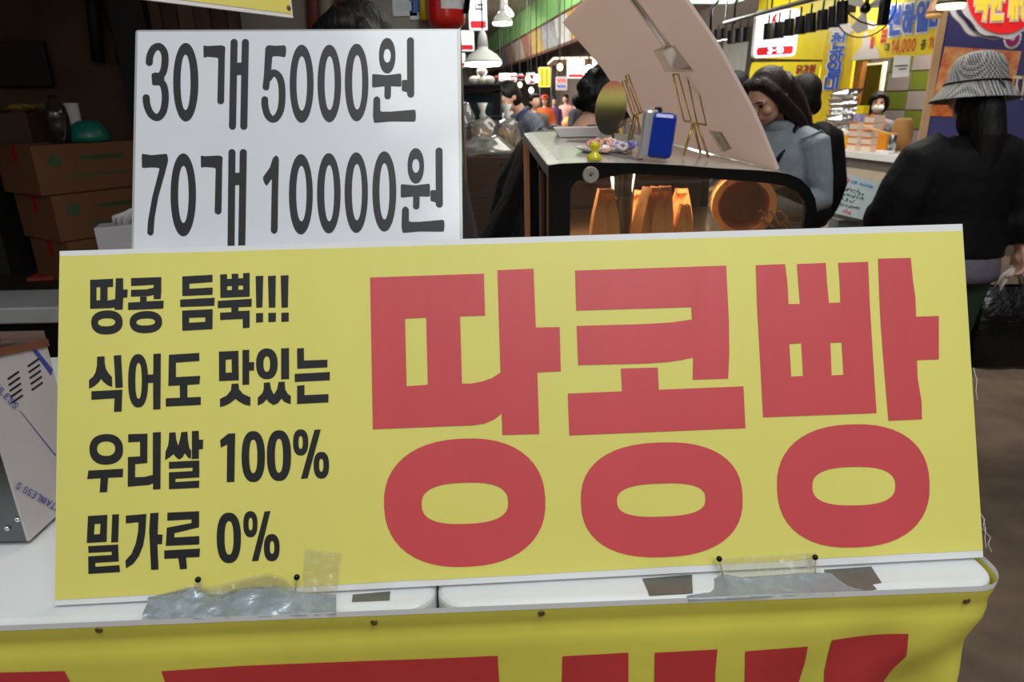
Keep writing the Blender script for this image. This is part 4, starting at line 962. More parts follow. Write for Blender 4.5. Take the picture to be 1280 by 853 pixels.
b = NB(); lathe(b, [(0, 0), (.05, .004), (.074, .03), (.076, .05), (.076, .4), (.06, .45), (.02, .48), (.02, .5), (0, .5)], (a.x, 3.03, z0), 28); obj('cylinder', b, REDPL, t, smooth=True)
b = NB(); n0 = 14
for i in range(n0):
    a0_, a1_ = R(-100+i*8), R(-100+(i+1)*8)
    face(b, [V((a.x+.0768*math.cos(q_), 3.03+.0768*math.sin(q_), z)) for q_, z in ((a0_, z0+.075), (a1_, z0+.075), (a1_, z0+.26), (a0_, z0+.26))])
lbl = obj('paper_label', b, mat('ext_label', (206, 206, 202), .4), t, smooth=True)
b = NB()
for a0_, a1_, za, zb_ in ((-88, -78, .15, .175), (-60, -30, .19, .20), (-60, -36, .165, .172), (-66, -28, .10, .104)):
    face(b, [V((a.x+.0774*math.cos(R(q_)), 3.03+.0774*math.sin(R(q_)), z0+z)) for q_, z in ((a0_, za), (a1_, za), (a1_, zb_), (a0_, zb_))])
obj('label_print', b, mat('label_blueprint', (60, 70, 110), .5), lbl)
b = NB(); tube(b, [V((a.x, 3.03, z0+.5)), V((a.x+.06, 3.02, z0+.52))], .012, 8); obj('lever', b, BLACKP, t)
b = NB(); tube(b, [V((a.x+.03, 3.02, z0+.5)), V((a.x+.1, 3.0, z0+.44)), V((a.x+.095, 3.0, z0+.15)), V((a.x+.08, 3.0, z0+.06))], .013, 8); obj('hose', b, BLACKP, t, smooth=True)
b = NB(); box(b, (a.x, 3.125, z0+.2), (.1, .05, .03)); obj('bracket', b, BLACKM, t)
# tissue box on a stand
p = PY(138, 283, 2.45); t = thing('tissue_box', 'white tissue box with a tissue pulled out left of the price board', 'tissue box', (p.x+.03, 2.5, p.z-.11))
b = NB(); M_ = Matrix.Translation((p.x+.035, 2.5, p.z-.055)) @ Matrix.Rotation(R(20), 4, 'Z'); box(b, (0, 0, 0), (.2, .11, .11), bev=.003, mtx=M_); obj('carton', b, mat('tissue_carton', (206, 206, 212), .5, var=.05), t)
b = NB()
for s in range(3):
    pts = [V((p.x+.0+.02*s, 2.48, p.z)), V((p.x+.01+.025*s, 2.47, p.z+.03)), V((p.x+.05+.02*s, 2.48, p.z+.045+.012*s))]
    tube(b, pts, [.012, .02, .004], 6, sq=.4)
obj('tissue', b, mat('tissue_paper', (228, 228, 230), .8), t, smooth=True)
b = NB()
for r_ in range(3):
    for j in range(4): 
        q_ = M_ @ V((.01+j*.018, -.0565, -.0+-.02*r_)); q2 = M_ @ V((.022+j*.018, -.0565, -.0+-.02*r_)); face(b, [q_, q2, q2+V((0, 0, .006)), q_+V((0, 0, .006))])
obj('print', b, BLK, t)
b = NB(); box(b, (p.x+.06, 2.5, (.8+p.z-.11)/2), (.22, .2, p.z-.11-.8-.001)); obj('wooden_crate', b, mat('dark_crate', (50, 38, 30), .7, var=.2), label='dark low crate under the tissue box on the counter', cat='crate')
# hanging yellow sign top left
zs = PY(365, 23, 1.75).z
hs = thing('hanging_sign', 'yellow hanging sign board with white border at the top left edge', 'sign', tuple(PZ(270, 11, zs)))
q0, q1 = PZ(120, -8, zs), PZ(366.5, 22.5, zs); up_ = V((.0, 0, .4)); dd = (q1-q0).normalized(); nrm_ = V((dd.y, -dd.x, 0))
b = NB(); prism(b, [q0, q1, q1+up_, q0+up_], -nrm_*.008); obj('board', b, WFOAM, hs)
b = NB(); flat(b, [q0+nrm_*.001+V((0, 0, .008)), q1-dd*.004+nrm_*.001+V((0, 0, .008)), q1-dd*.004+nrm_*.001+up_, q0+nrm_*.001+up_]); obj('yellow_face', b, YEL, hs)
b = NB(); lathe(b, [(.006, 0), (.005, .003), (0, .004)], q1-dd*.012+V((0, 0, .02))+nrm_*.001, 12, nrm_.to_track_quat('Z', 'Y').to_matrix()); obj('rivet', b, BRASS, hs)
for q_ in (q0, q1):
    b = NB(); tube(b, [q_+up_-nrm_*.004, V((q_.x, q_.y, 2.52))], .004, 6); obj('hanger', b, BLACKM, hs)

ORD = ['first', 'second', 'third', 'fourth', 'fifth', 'sixth', 'seventh', 'eighth', 'ninth', 'tenth', 'eleventh', 'twelfth', 'thirteenth', 'fourteenth']
# ================================================================== right hand shop front (along the aisle)
SHY = mat('shop_yellow', (232, 208, 22), .45, var=.05)
BLUT = mat('blue_letter', (34, 84, 190), .4); WHT = mat('white_letter', (238, 240, 242), .4); REDT = mat('red_letter', (206, 40, 32), .4); BLKT = mat('black_letter', (30, 30, 34), .5)
def fprism(name, k, pts, th, mt, parent=None, **kw):
    pl = fac(k); b = NB(); prism(b, [pl.pix(*q) for q in pts], -pl.n*th); return obj(name, b, mt, parent, **kw)
def ftext(name, pl, text, p00, p10, p01, mt, parent, wd=.15, off=.006, gw=.85, adv=1.0, vertical=False, outline=None):
    """text box in photo pixels; p00-p10 spans the line, p00-p01 the glyph height"""
    p00, p10, p01 = V(p00), V(p10), V(p01)
    n = len(text) if vertical else sum(.45 if c == ' ' else (adv if c in SYL and c not in FIG else ADV.get(c, .82)) for c in text)
    def mk(m_, w_, o_):
        b = NB(); c_ = [0]
        def kk(): c_[0] += 1; return c_[0]*1e-5
        if vertical: fn = lambda u, v_: pl.pix(*(p00+(p10-p00)*u+(p01-p00)*(v_/n)), o_+kk())
        else: fn = lambda u, v_: pl.pix(*(p00+(p10-p00)*(u/n)+(p01-p00)*v_), o_+kk())
        word(b, text, fn, gw=gw, adv=adv, wd=w_, vertical=vertical); obj(name, b, m_, parent)
    if outline: mk(outline, wd*1.8, off); off += .012
    mk(mt, wd, off)
K1 = 4.5; P1 = fac(K1)
sf = thing('shop_facade', 'yellow chicken shop front panels on the right side of the aisle', 'shop front', tuple(V((P1.pix(1030, 120).x, P1.pix(1030, 120).y, 0))))
fprism('upper_panel', K1, [(952, -16), (1060, -16), (1033, 75), (938, 73)], .05, SHY, sf)
fprism('lower_panel', K1, [(940, 78), (1026, 77), (1014, 168), (915, 168)], .05, SHY, sf)
fprism('shadow_gap', K1+.03, [(936, 73), (1030, 72), (1028, 80), (936, 80)], .04, mat('brown_gap', (70, 52, 40), .7), sf)
fprism('dark_picture', K1-.01, [(984, 98), (1017, 97), (1013, 118), (981, 118)], .01, mat('dark_food_picture', (86, 54, 42), .5, var=.5, vscale=12), sf)
ftext('lettering', P1, '일미', (966, 84), (980, 83), (964, 92), BLUT, sf, .16)
ftext('lettering', P1, '닭강정', (997, 82.5), (1021, 81.5), (995, 91.5), mat('dark_red_letter', (150, 26, 40), .5), sf, .17)
fprism('wall_board', K1+.02, [(905, 52), (941, 48), (915, 210), (884, 210)], .06, mat('grey_door', (150, 150, 144), .5, var=.1), sf, label='grey door leaf')
fprism('door_edge', K1, [(936, 50), (943, 49), (925, 180), (919, 180)], .06, mat('door_dark', (44, 46, 48), .5), sf)
vb = thing('pillar_banner', 'tall narrow yellow pillar banner with blue vertical lettering', 'banner', tuple(P1.pix(1040, 160)))
KB = 4.42; PB = fac(KB)
fprism('panel', KB, [(1037, 18), (1074, 15), (1053, 178), (1012, 178)], .03, mat('shop_yellow_deep', (222, 190, 20), .45, var=.06), vb)
ftext('lettering', PB, '천하일미', (1041, 42), (1060, 41.5), (1031, 110), BLUT, vb, .155, vertical=True, outline=WHT, adv=1.06, gw=.9)
HEN = mat('hen_white', (214, 208, 200), .5)
def cloud(pl, cx, cy, rx, ry, seed, off):
    return [pl.pix(cx+rx*(1+.12*math.sin(7*a+seed))*math.cos(a), cy+ry*(1+.12*math.cos(6*a+seed))*math.sin(a), off) for a in [2*math.pi*k/40 for k in range(40)]]
b = NB(); flat(b, cloud(PB, 1052, 36, 16, 8, 1, .004)); obj('white_hen', b, HEN, vb)
pbn = thing('price_banner', 'yellow price banner with blue title and red prices over the shop opening', 'banner', tuple(P1.pix(1120, 74)))
KD = 4.38; PD = fac(KD)
fprism('panel', KD, [(1073, -18), (1192, -30), (1173, 67), (1064, 76)], .03, SHY, pbn)
ftext('lettering', PD, '천하일미', (1113, 10), (1183, 1), (1110, 42), BLUT, pbn, .2, outline=WHT, gw=.8, off=.004)
ftext('lettering', PD, '대', (1107, 55), (1113, 54.5), (1106, 64), BLKT, pbn, .14)
ftext('lettering', PD, '14,000', (1115, 51), (1147, 48), (1113, 66), REDT, pbn, .16)
ftext('lettering', PD, '중', (1152, 51), (1159, 50), (1150, 62), BLKT, pbn, .14)
ftext('lettering', PD, '10,', (1162, 47), (1177, 45.5), (1159, 60), REDT, pbn, .16)
b = NB()
for r_ in range(3): flat(b, [PD.pix(x, y, .005) for x, y in ((1103-r_, 37+r_*6), (1110-r_, 36.5+r_*6), (1109-r_, 41+r_*6), (1102-r_, 41.5+r_*6))])
obj('small_print', b, REDT, pbn)
b = NB(); flat(b, [PD.pix(x, y, .005) for x, y in ((1064, 75), (1070, 66), (1078, 56), (1078, 48), (1081, 40), (1085, 40), (1086, 49), (1092, 55), (1098, 64), (1100, 73))]); flat(b, cloud(PD, 1083, 32, 14, 6, 2, .005)); obj('white_hen', b, HEN, pbn)
b = NB(); flat(b, [PD.pix(x, y, .009) for x, y in ((1090, 44), (1093, 47), (1091, 60), (1087, 60), (1088, 52))]); obj('red_comb', b, REDT, pbn)
b = NB(); pl = fac(KD-.03); prism(b, [pl.pix(*q) for q in ((1118, 70), (1138.5, 69.5), (1136, 95.5), (1115, 97))], pl.n*.002)
nt_ = obj('paper_notice', b, mat('white_paper', (222, 222, 224), .6), label='white paper notice hanging from the yellow price banner', cat='notice')
b = NB()
for y, x0_, x1_ in ((82, 1118, 1135), (86, 1123, 1133)): flat(b, [pl.pix(*q, .004) for q in ((x0_, y), (x1_, y-1), (x1_, y+.6), (x0_, y+1.6))])
obj('print_line', b, BLKT, nt_)
# tiled back wall of the shop: every tile a piece
wt = wallslab('wall_tiled', 5.48, 5.0, 9.6, 0, 3.2, .06, mat('tile_grout', (84, 78, 76), .8))
PT = fac(5.47); u0, v0 = PT.uv(PT.pix(1066, 72)); TW, TH = .36, .20
tg = mat('grey_tile', (122, 114, 120), .4, var=.05); tgr = mat('olive_tile', (86, 98, 36), .4, var=.08)
tme = {}
for i in range(7):
    for j in range(7):
        b = NB(); c = PT.at(u0+TW*(i+.5), v0+TH*(j-.5)); M_ = Matrix(((PT.ex.x, 0, PT.n.x, c.x), (PT.ex.y, 0, PT.n.y, c.y), (0, 1, 0, c.z), (0, 0, 0, 1)))
        box(b, (0, 0, 0), (TW-.012, TH-.012, .014), mtx=M_); obj('tile', b, (tg, tgr)[(i+j) % 2], wt)
fprism('shop_post', 4.95, [(1073, 78), (1079, 77), (1058, 190), (1050, 190)], .06, mat('brown_wood_post', (132, 84, 34), .5, var=.2), label='brown wooden post between pillar banner and shop window', cat='post')
wf = thing('sliding_window', 'glass sliding pane with white frame beside the tiled shop wall', 'window', tuple(fac(4.7).pix(1085, 180)))
fprism('frame', 5.0, [(1103.5, 77), (1106.5, 77), (1090, 190), (1087, 190)], .03, WHITEP, wf)
fprism('top_rail', 5.0, [(1078, 80), (1106.5, 77.5), (1106, 80), (1078, 82.5)], .03, WHITEP, wf)
fprism('pane', 5.01, [(1077, 81), (1104, 79), (1088, 190), (1060, 190)], .006, glassmat('shop_glass', (225, 222, 190), .35, .05, .12, (150, 140, 60)), wf)

# shop counter with its goods
KC = 3.75; PC = fac(KC); zc = 1.0
def AT(px, k): # distance along the aisle of pixel column px at counter height on plane k
    q = fac(k).pix(px, 200); return q.dot(AX)
def CP3(k, t, z): return -NX*k+AX*t+V((0, 0, z))
t_l = AT(1027, KC); t_r = AT(1150, KC)
cn_ = thing('shop_counter', 'cream shop counter with white worktop on the right side of the aisle', 'counter', tuple(CP3(KC+.3, (t_l+t_r)/2, 0)))
b = NB(); prism(b, [CP3(KC, t_l, 0), CP3(KC, t_r, 0), CP3(KC+.5, t_r, 0), CP3(KC+.5, t_l, 0)], (0, 0, zc-.05)); obj('front', b, mat('cream_panel', (196, 180, 160), .6, var=.06), cn_)
b = NB(); prism(b, [CP3(KC-.03, t_l+.03, zc-.05), CP3(KC-.03, t_r, zc-.05), CP3(KC+.53, t_r, zc-.05), CP3(KC+.53, t_l+.03, zc-.05)], (0, 0, .05)); obj('worktop', b, WHITEP, cn_)
b = NB(); prism(b, [CP3(KC-.004, t_l, zc-.13), CP3(KC-.004, t_r, zc-.13), CP3(KC, t_r, zc-.13), CP3(KC, t_l, zc-.13)], (0, 0, .075)); obj('steel_band', b, mat('grey_band', (110, 104, 98), .5), cn_)
def CC(px, k): return CP3(k, AT(px, k), zc)
CR = math.atan2(-AX.y, -AX.x)
FOIL = mat('foil', (214, 216, 218), .2, metal=1, bump=.4, bscale=40)
t0 = None; base = CC(1041, KC+.36)
for i in range(11):
    lab = '%s foil tray from the bottom of the leaning stack on the shop counter' % ORD[i]
    loc = base+V((.012*math.sin(i*1.3)+.004*i, .01*math.cos(i*2.1), .002+i*.046))
    if t0 is None:
        t0 = thing('foil_tray', lab, 'tray', tuple(loc), CR, 'stacked foil trays')
        a = V((0, 0, 0)); b = traybm(0, 0, 0, .115, .085, .045); obj('tray', b, FOIL, t0, local=True)
        b = NB(); box(b, (0, 0, .0455), (.236, .176, .003)); obj('rim', b, CHROME, t0, local=True)
    else: dup(t0, tuple(loc), CR+.15*math.sin(i*2.7), lab)
base = CC(1042, KC+.12)
YJ = mat('yellow_pickle', (240, 176, 24), .35, var=.1, vscale=20); 
for i, (px, lab) in enumerate(((1036.5, 'left tub of yellow pickle on the shop counter'), (1050, 'right tub of yellow pickle on the shop counter'))):
    p = CC(px, KC+.09); t = thing('pickle_tub', lab, 'tub', tuple(p), CR)
    b = NB(); lathe(b, [(.04, .001), (.052, .12), (0, .12)], (0, 0, 0), 20); obj('tub', b, YJ, t, local=True, smooth=False)
    b = NB(); lathe(b, [(.054, .12), (.055, .135), (.03, .16), (.012, .175), (0, .17)], (0, 0, 0), 14); obj('bag_top', b, mat('white_film', (226, 222, 214), .4, bump=.5), t, local=True)
SBW = mat('snack_box_white', (224, 206, 186), .5); SBO = mat('snack_box_orange', (226, 122, 44), .5)
for col, (px, n_, nmx) in enumerate(((1068, 4, 'left'), (1086, 5, 'right'))):
    base = CC(px, KC+.10)
    for i in range(n_):
        t = thing('snack_box', 'white snack box with orange edges, %s from the bottom of the %s stack' % (ORD[i], nmx), 'box', tuple(base+V((0, 0, .001+i*.058))), CR+.06*math.sin(i*2+col), 'stacked snack boxes %s' % nmx)
        b = NB(); box(b, (0, 0, .028), (.118, .10, .055)); obj('carton', b, SBW, t, local=True)
        b = NB(); box(b, (0, -.0505, .05), (.119, .002, .012)); box(b, (-.0595, 0, .05), (.002, .101, .012)); obj('orange_edge', b, SBO, t, local=True)
p = CC(1068, KC+.10); zt6 = 4*.058
b = NB(); box(b, (p.x, p.y, zc+zt6+.034), (.09, .07, .06), rz=CR, bev=.003); obj('milk_carton', b, mat('pale_blue_pack', (190, 190, 214), .5, c2=(120, 110, 180), vscale=30), label='pale blue and white pack on the left snack box stack', cat='pack')
b = NB(); box(b, (p.x+.01, p.y, zc+zt6+.10), (.085, .06, .065), rz=CR+.1, bev=.003); obj('yellow_box', b, SHY, label='small yellow box on top of the left snack box stack', cat='box')
p = CC(1104, KC+.16); b = NB(); box(b, (p.x, p.y, zc+.075), (.13, .1, .148), rz=CR, bev=.003); obj('orange_box', b, mat('orange_box', (236, 150, 24), .45), label='orange box beside the right snack box stack', cat='box')
p = CC(1112, KC+.10); b = NB(); lathe(b, [(.03, .001), (.03, .14), (.026, .145), (0, .145)], p, 18); obj('steel_canister', b, STEEL, smooth=True, label='steel canister in front of the orange box', cat='canister')
p = CC(1122, KC+.36); b = NB(); lathe(b, [(.07, .001), (.085, .12), (.07, .24), (.05, .26), (0, .25)], p, 12); obj('brown_sack', b, mat('brown_sack', (168, 122, 70), .8, bump=.5), smooth=True, label='brown paper sack behind the orange box', cat='sack')
p0 = CC(1074, KC+.02); b = NB(); tube(b, [p0+V((0, 0, .20)), CC(1108, KC+.04)+V((0, 0, .155))], .008, 8); wd_ = obj('wooden_tongs', b, mat('pale_tongs', (236, 184, 96), .4), label='pale wooden tongs lying across the snack boxes', cat='tongs', smooth=True)
p = CC(1105, KC+.03); b = NB(); box(b, (p.x, p.y, zc+.014), (.16, .06, .026), rz=CR, bev=.004); obj('white_packets', b, WHITEP, label='flat white packet at the front of the shop counter', cat='packet')
# plastic bin with handwriting in front of the counter
yb_ = 5.0; qd = [(1057, 217), (1101, 228), (1084, 276), (1040, 266)]
Q4 = [PY(*q, yb_+(.05 if i in (0, 1) else -.02)) for i, q in enumerate(qd)]
pn_ = Plane(Q4[0], Q4[1]-Q4[0], Q4[3]-Q4[0])
bn = thing('plastic_bin', 'pale blue plastic bin with handwritten menu leaning before the shop counter', 'bin', (Q4[3].x+.1, yb_+.1, 0))
b = NB(); prism(b, [pn_.pix(*q) for q in rrect(qd, 4)], -pn_.n*.16); obj('bin', b, mat('pale_blue_plastic', (176, 192, 194), .35, var=.05, bump=.1, bscale=30), bn)
def squig(pts0, seed, wpx, mt, nm_='handwriting'):
    b = NB(); random.seed(seed); (xa, ya), (xb, yb2) = pts0; n = int(math.hypot(xb-xa, yb2-ya)/3.2)
    for i in range(n):
        cx_, cy_ = xa+(xb-xa)*(i+.5)/n, ya+(yb2-ya)*(i+.5)/n
        for _ in range(3):
            a = V((cx_+random.uniform(-1.2, 1.2), cy_+random.uniform(-1.6, 1.6))); c = a+V((random.uniform(-1.4, 1.4), random.uniform(-1.6, 1.6)))
            stroke(b, [tuple(a), tuple(c)], wpx, lambda u, v_: pn_.pix(u, v_, .003))
    obj(nm_, b, mt, bn)
squig(((1064, 227), (1092, 234)), 1, 1.1, mat('blue_marker', (50, 130, 190), .5)); squig(((1057, 228), (1062, 224)), 2, 1.2, REDT)
for i, (a, c) in enumerate((((1056, 236), (1080, 242)), ((1054, 242), (1080, 249)), ((1052, 249), (1068, 253)), ((1050, 255), (1076, 261)))): squig((a, c), 5+i, .9, BLKT)
squig(((1053, 263), (1065, 267)), 11, 1.3, REDT)
bt = V((0, 0, 0))
for q in Q4: bt += q/4
b = NB(); box(b, (bt.x+.06, bt.y+.2, (min(q.z for q in Q4)-.02)/2), (.22, .16, min(q.z for q in Q4)-.02)); obj('stand', b, mat('grey_stand', (120, 126, 128), .5), bn)

# navy poster board with food pictures and the round red sign
pc_ = PY(1171, 80, 4.6); ex_ = V((.93, -.37, 0)).normalized(); PP = Plane(pc_, ex_, (0, 0, -1))
po = thing('poster_board', 'tall navy food poster board with tan edge pole on the right', 'poster', tuple(PP.at(.5, pc_.z)))
b = NB(); prism(b, [PP.at(0, -.75), PP.at(1.3, -.75), PP.at(1.3, .95), PP.at(0, .95)], -PP.n*.03); obj('board', b, mat('navy_print', (60, 58, 112), .45, var=.1, vscale=2), po)
b = NB(); prism(b, [PP.at(-.03, -.75, .01), PP.at(.012, -.75, .01), PP.at(.012, pc_.z, .01), PP.at(-.03, pc_.z, .01)], -PP.n*.04); obj('pole', b, mat('tan_pole', (176, 142, 104), .45, var=.1), po)
FOOD = mat('food_print', (196, 74, 40), .4, c2=(226, 178, 116), vscale=16, var=.3); FOOD2 = mat('food_print_orange', (220, 120, 40), .4, c2=(150, 60, 30), vscale=20)
for pts, m_ in (([(1181, 58), (1277, 64), (1263, 126), (1166, 123)], FOOD), ([(1165, 128), (1200, 129), (1197, 146), (1161, 145)], FOOD2)):
    b = NB(); flat(b, [PP.pix(*q, .004) for q in pts]); obj('picture', b, m_, po)
ftext('lettering', PP, '장', (1257, 20), (1280, 18), (1255, 55), mat('purple_letter', (150, 34, 96), .5), po, .2, outline=WHT)
ftext('lettering', PP, '지', (1268, 95), (1286, 96), (1264, 122), mat('gold_letter', (224, 206, 160), .5), po, .14)
rs_pl = Plane(PY(1249, -3, 4.1), ex_, (0, 0, -1))
rsn = thing('round_sign', 'round red shop sign with white scalloped rim and yellow lettering', 'sign', tuple(rs_pl.pix(1249, 48)))
def scal(cx, cy, r, off): return [rs_pl.pix(cx+r*(1+.035*math.cos(9*a))*math.cos(a), cy+r*(1+.035*math.cos(9*a))*math.sin(a), off) for a in [2*math.pi*k/90 for k in range(90)]]
b = NB(); prism(b, scal(1236, -1, 50, -.06), rs_pl.n*.03); obj('rear_rim', b, mat('white_sign', (224, 224, 226), .4), rsn)
b = NB(); prism(b, scal(1238, -2, 44, -.029), rs_pl.n*.01); obj('navy_disc', b, MATS['navy_print'], rsn)
b = NB(); prism(b, scal(1252, -4, 52, -.018), rs_pl.n*.03); obj('front_rim', b, MATS['white_sign'], rsn)
b = NB(); prism(b, [rs_pl.pix(*q, .013) for q in sell(1254, -5, 45, 47, 2)], rs_pl.n*.01); obj('red_disc', b, mat('lit_red', (226, 16, 14), .35, emit=.35), rsn)
ftext('lettering', rs_pl, '국안개장', (1221, -12), (1296, -14), (1219, 23), mat('yellow_letter', (250, 214, 60), .4, emit=.3), rsn, .2, off=.028, outline=WHT, gw=.8)
b = NB(); tube(b, [rs_pl.pix(1249, -45, -.04), V((rs_pl.pix(1249, -45).x, rs_pl.pix(1249, -45, -.04).y, 4.59))], .012, 8); obj('hanger', b, BLACKM, rsn)

# ================================================================== lamps, spots and hanging light signs
LED = mat('lamp_glow', (255, 250, 240), .5, emit=5.0); LEDW = mat('lamp_glow_warm', (255, 226, 170), .5, emit=3.0)
LBX = mat('light_box_face', (246, 248, 255), .4, emit=.95); LBR = mat('light_box_red', (212, 24, 40), .4, emit=.35)
def lens(pts): return pts
def pendant(px, py, y, d, lab, glow=LED, drop=True, roof=4.6, shade=(226, 230, 222)):
    c = PY(px, py, y); t = thing('pendant_lamp', lab, 'lamp', tuple(c))
    b = NB(); lathe(b, [(d*.5, 0), (d*.5, .012), (d*.46, .02), (d*.36, .05), (d*.14, .085), (d*.14, .1)], c, 28); obj('shade', b, mat('shade_%d' % shade[0], shade, .4), t, smooth=True)
    b = NB(); lathe(b, [(0, -.026), (d*.44, -.024), (d*.488, -.014), (d*.488, .012), (0, .014)], c, 28); obj('lens', b, glow, t, smooth=True)
    b = NB(); lathe(b, [(d*.15, .1), (d*.11, .17), (d*.05, .2), (0, .2)], c, 18); obj('socket', b, WHITEP, t, smooth=True)
    b = NB(); tube(b, [c+V((0, 0, .19)), V((c.x, c.y, roof))], .005, 6); obj('cord', b, BLACKM, t)
    return t
pendant(604, 78, 5.0, .255, 'large white pendant lamp glowing beside the price board')
lp2 = bpy.data.lights.new('pendant_light', 'POINT'); lp2.energy = 42; lp2.color = (1, .97, .9); lp2.shadow_soft_size = .1; lq = bpy.data.objects.new('pendant_light', lp2); COL.objects.link(lq); lq.location = PY(604, 78, 5.0)-V((0, 0, .08))
pendant(628, 28, 7.0, .19, 'small white pendant lamp higher up behind the large one')
pendant(632, 18, 9.0, .2, 'smallest white pendant lamp at the top of the aisle view')
pendant(1189, 5, 4.0, .14, 'warm glowing lamp at the top beside the red sign', LEDW, shade=(60, 52, 44))
pendant(1168, 17, 4.4, .09, 'small brass shaded lamp in front of the blue banner title', mat('brass_glow', (206, 160, 96), .5, emit=.3), shade=(150, 110, 70))
rl = thing('spot_rail', 'black and grey ceiling rail carrying the row of black spotlights', 'rail', tuple(PY(985, 10, 6.6)))
ra, rb_ = PY(905, 29, 8.6), PY(1064, -14, 5.2); b = NB(); tube(b, [ra, rb_], .02, 6); obj('rail', b, mat('rail_grey', (64, 63, 61), .5), rl)
for f in (.02, .5, .95):
    q = ra.lerp(rb_, f); b = NB(); tube(b, [q, V((q.x, q.y, 2.76 if q.dot(NX) < -3.3 else 4.6))], .008, 6); obj('hanger', b, BLACKM, rl)
sp = [(897, 51, 12, 1), (906, 49.5, 12, 1), (914, 55, 14, 0), (924, 53.5, 15, 0), (934, 52, 15, 0), (949, 52, 16, 1), (960, 49.5, 17, 0), (973, 48, 17, 0), (986, 45, 18, 0), (1000, 43, 19, 0), (1013, 40.5, 20, 0), (1028, 37.5, 21, 0), (1042, 34, 22, 0), (1052, 30, 24, 0)]
for i, (x, y, hh, lit) in enumerate(sp):
    f = (x-905)/(1064-905); yy = 8.6+(5.2-8.6)*max(-.06, f); c = PY(x, y, yy); tp = PY(x+1, y-hh, yy); hh *= 1.2; tp = PY(x+1, y-hh, yy); r_ = (5.2+.17*min(i, 12))*yy/850/1.09
    t = thing('spotlight', '%s spotlight from the left on the ceiling rail, black and %s' % (ORD[i], 'lit' if lit else 'unlit'), 'spotlight', tuple(c), 0, 'spotlights on the rail' if not lit else 'lit spotlights')
    b = NB(); tube(b, [c, tp], [r_, r_*.95], 12); obj('can', b, BLACKP, t)
    b = NB(); lathe(b, [(0, -.002), (r_*.9, -.001), (r_*.9, .001), (0, .001)], c, 12); obj('lens', b, LED if lit else mat('dead_lens', (60, 66, 66), .15), t)
    q = ra.lerp(rb_, max(0, min(1, f))); b = NB(); tube(b, [tp, V((tp.x, tp.y, max(q.z, tp.z+.02)))], .008, 6); obj('stem', b, BLACKM, t)
def lightsign(q, y, lab, band=.24, roof=4.6, red=True, face=None, text=None):
    P_ = [PY(*c, y) for c in q]; pl = Plane(P_[0], P_[1]-P_[0], (0, 0, -1)); W_ = (P_[1]-P_[0]).length; H_ = (P_[0]-P_[3]).length
    t = thing('light_sign', lab, 'sign', tuple((P_[2]+P_[3])/2))
    def rr(m_, top, bot, rad, n=5):
        out = []
        for cx, cy, a0 in ((W_-m_-rad, top+rad, -90), (W_-m_-rad, bot-rad, 0), (m_+rad, bot-rad, 90), (m_+rad, top+rad, 180)):
            for k in range(n+1): a = R(a0+90*k/n); out.append((cx+rad*math.cos(a), cy+rad*math.sin(a)))
        return out
    b = NB(); prism(b, [pl.at(u, v_, 0) for u, v_ in rr(0, 0, H_, W_*.1)], -pl.n*.06); obj('case', b, WHITEP, t)
    b = NB(); flat(b, [pl.at(u, v_, .003) for u, v_ in rr(W_*.015, H_*.015, H_*.985, W_*.09)]); obj('face', b, face or LBX, t)
    if red:
        b = NB(); flat(b, [pl.at(u, v_, .006) for u, v_ in rr(W_*.08, H_*(.94-band), H_*.94, W_*.05)]); obj('red_band', b, LBR, t)
    if text:
        b = NB(); n = sum(ADV.get(c, .82) for c in text); word(b, text, lambda u, v_: pl.at(W_*.34+u/n*W_*.36, H_*(.965-band)+v_*H_*(band-.06), .009), gw=1, wd=.24); obj('lettering', b, LBX, t)
    b = NB(); c = (P_[0]+P_[1])/2
    for f in (.25, .75):
        c = P_[0].lerp(P_[1], f); tube(b, [c-pl.n*.03, V((c.x, c.y, roof))], .006, 6)
    for f in (.25, .75): pass
    b.free()
    for f in (.25, .75):
        c = P_[0].lerp(P_[1], f)-pl.n*.03; b = NB(); tube(b, [c, V((c.x, c.y, roof))], .006, 6); obj('hanger', b, BLACKM, t)
    return t, pl, W_, H_
r = lightsign([(946, 13), (1001, 10), (1001, 70), (946, 73)], 7.6, 'large white light sign with red number band behind the spotlights', .17, text='3-10', roof=2.75)
b = NB(); stroke(b, [(.40, .16), (.46, .30)], .05, lambda u, v_: r[1].at(r[2]*u, r[3]*v_, .008)); stroke(b, [(.44, .12), (.38, .24)], .05, lambda u, v_: r[1].at(r[2]*u, r[3]*v_, .008)); obj('red_mark', b, LBR, r[0])
r = lightsign([(585, -8), (608, -8), (606, 38), (585, 38)], 6.0, 'tall white light sign with red band left of the pendant lamp', .2)
b = NB()
for u in (.4, .58, .74): stroke(b, [(u, .3), (u, .42)], .05, lambda a, c: r[1].at(r[2]*a, r[3]*c, .008))
stroke(b, [(.5, .3), (.8, .3)], .04, lambda a, c: r[1].at(r[2]*a, r[3]*c, .008)); stroke(b, [(.4, .42), (.8, .42)], .04, lambda a, c: r[1].at(r[2]*a, r[3]*c, .008)); obj('dark_mark', b, BLKT, r[0])
lightsign([(574, 38), (592, 38), (591, 64), (574, 64)], 7.0, 'second white light sign low beside the price board edge', .25)
lightsign([(572, 66), (581, 66), (580, 84), (572, 84)], 8.5, 'narrow white light sign below the second one at the board edge', .25)
lightsign([(709, 74), (731, 74), (731, 98), (709, 98)], 14, 'white light sign hanging below the picture panels', .16)
lightsign([(741, 70), (758, 70), (758, 93), (741, 93)], 13, 'white light sign half hidden by the curved panel', .2)
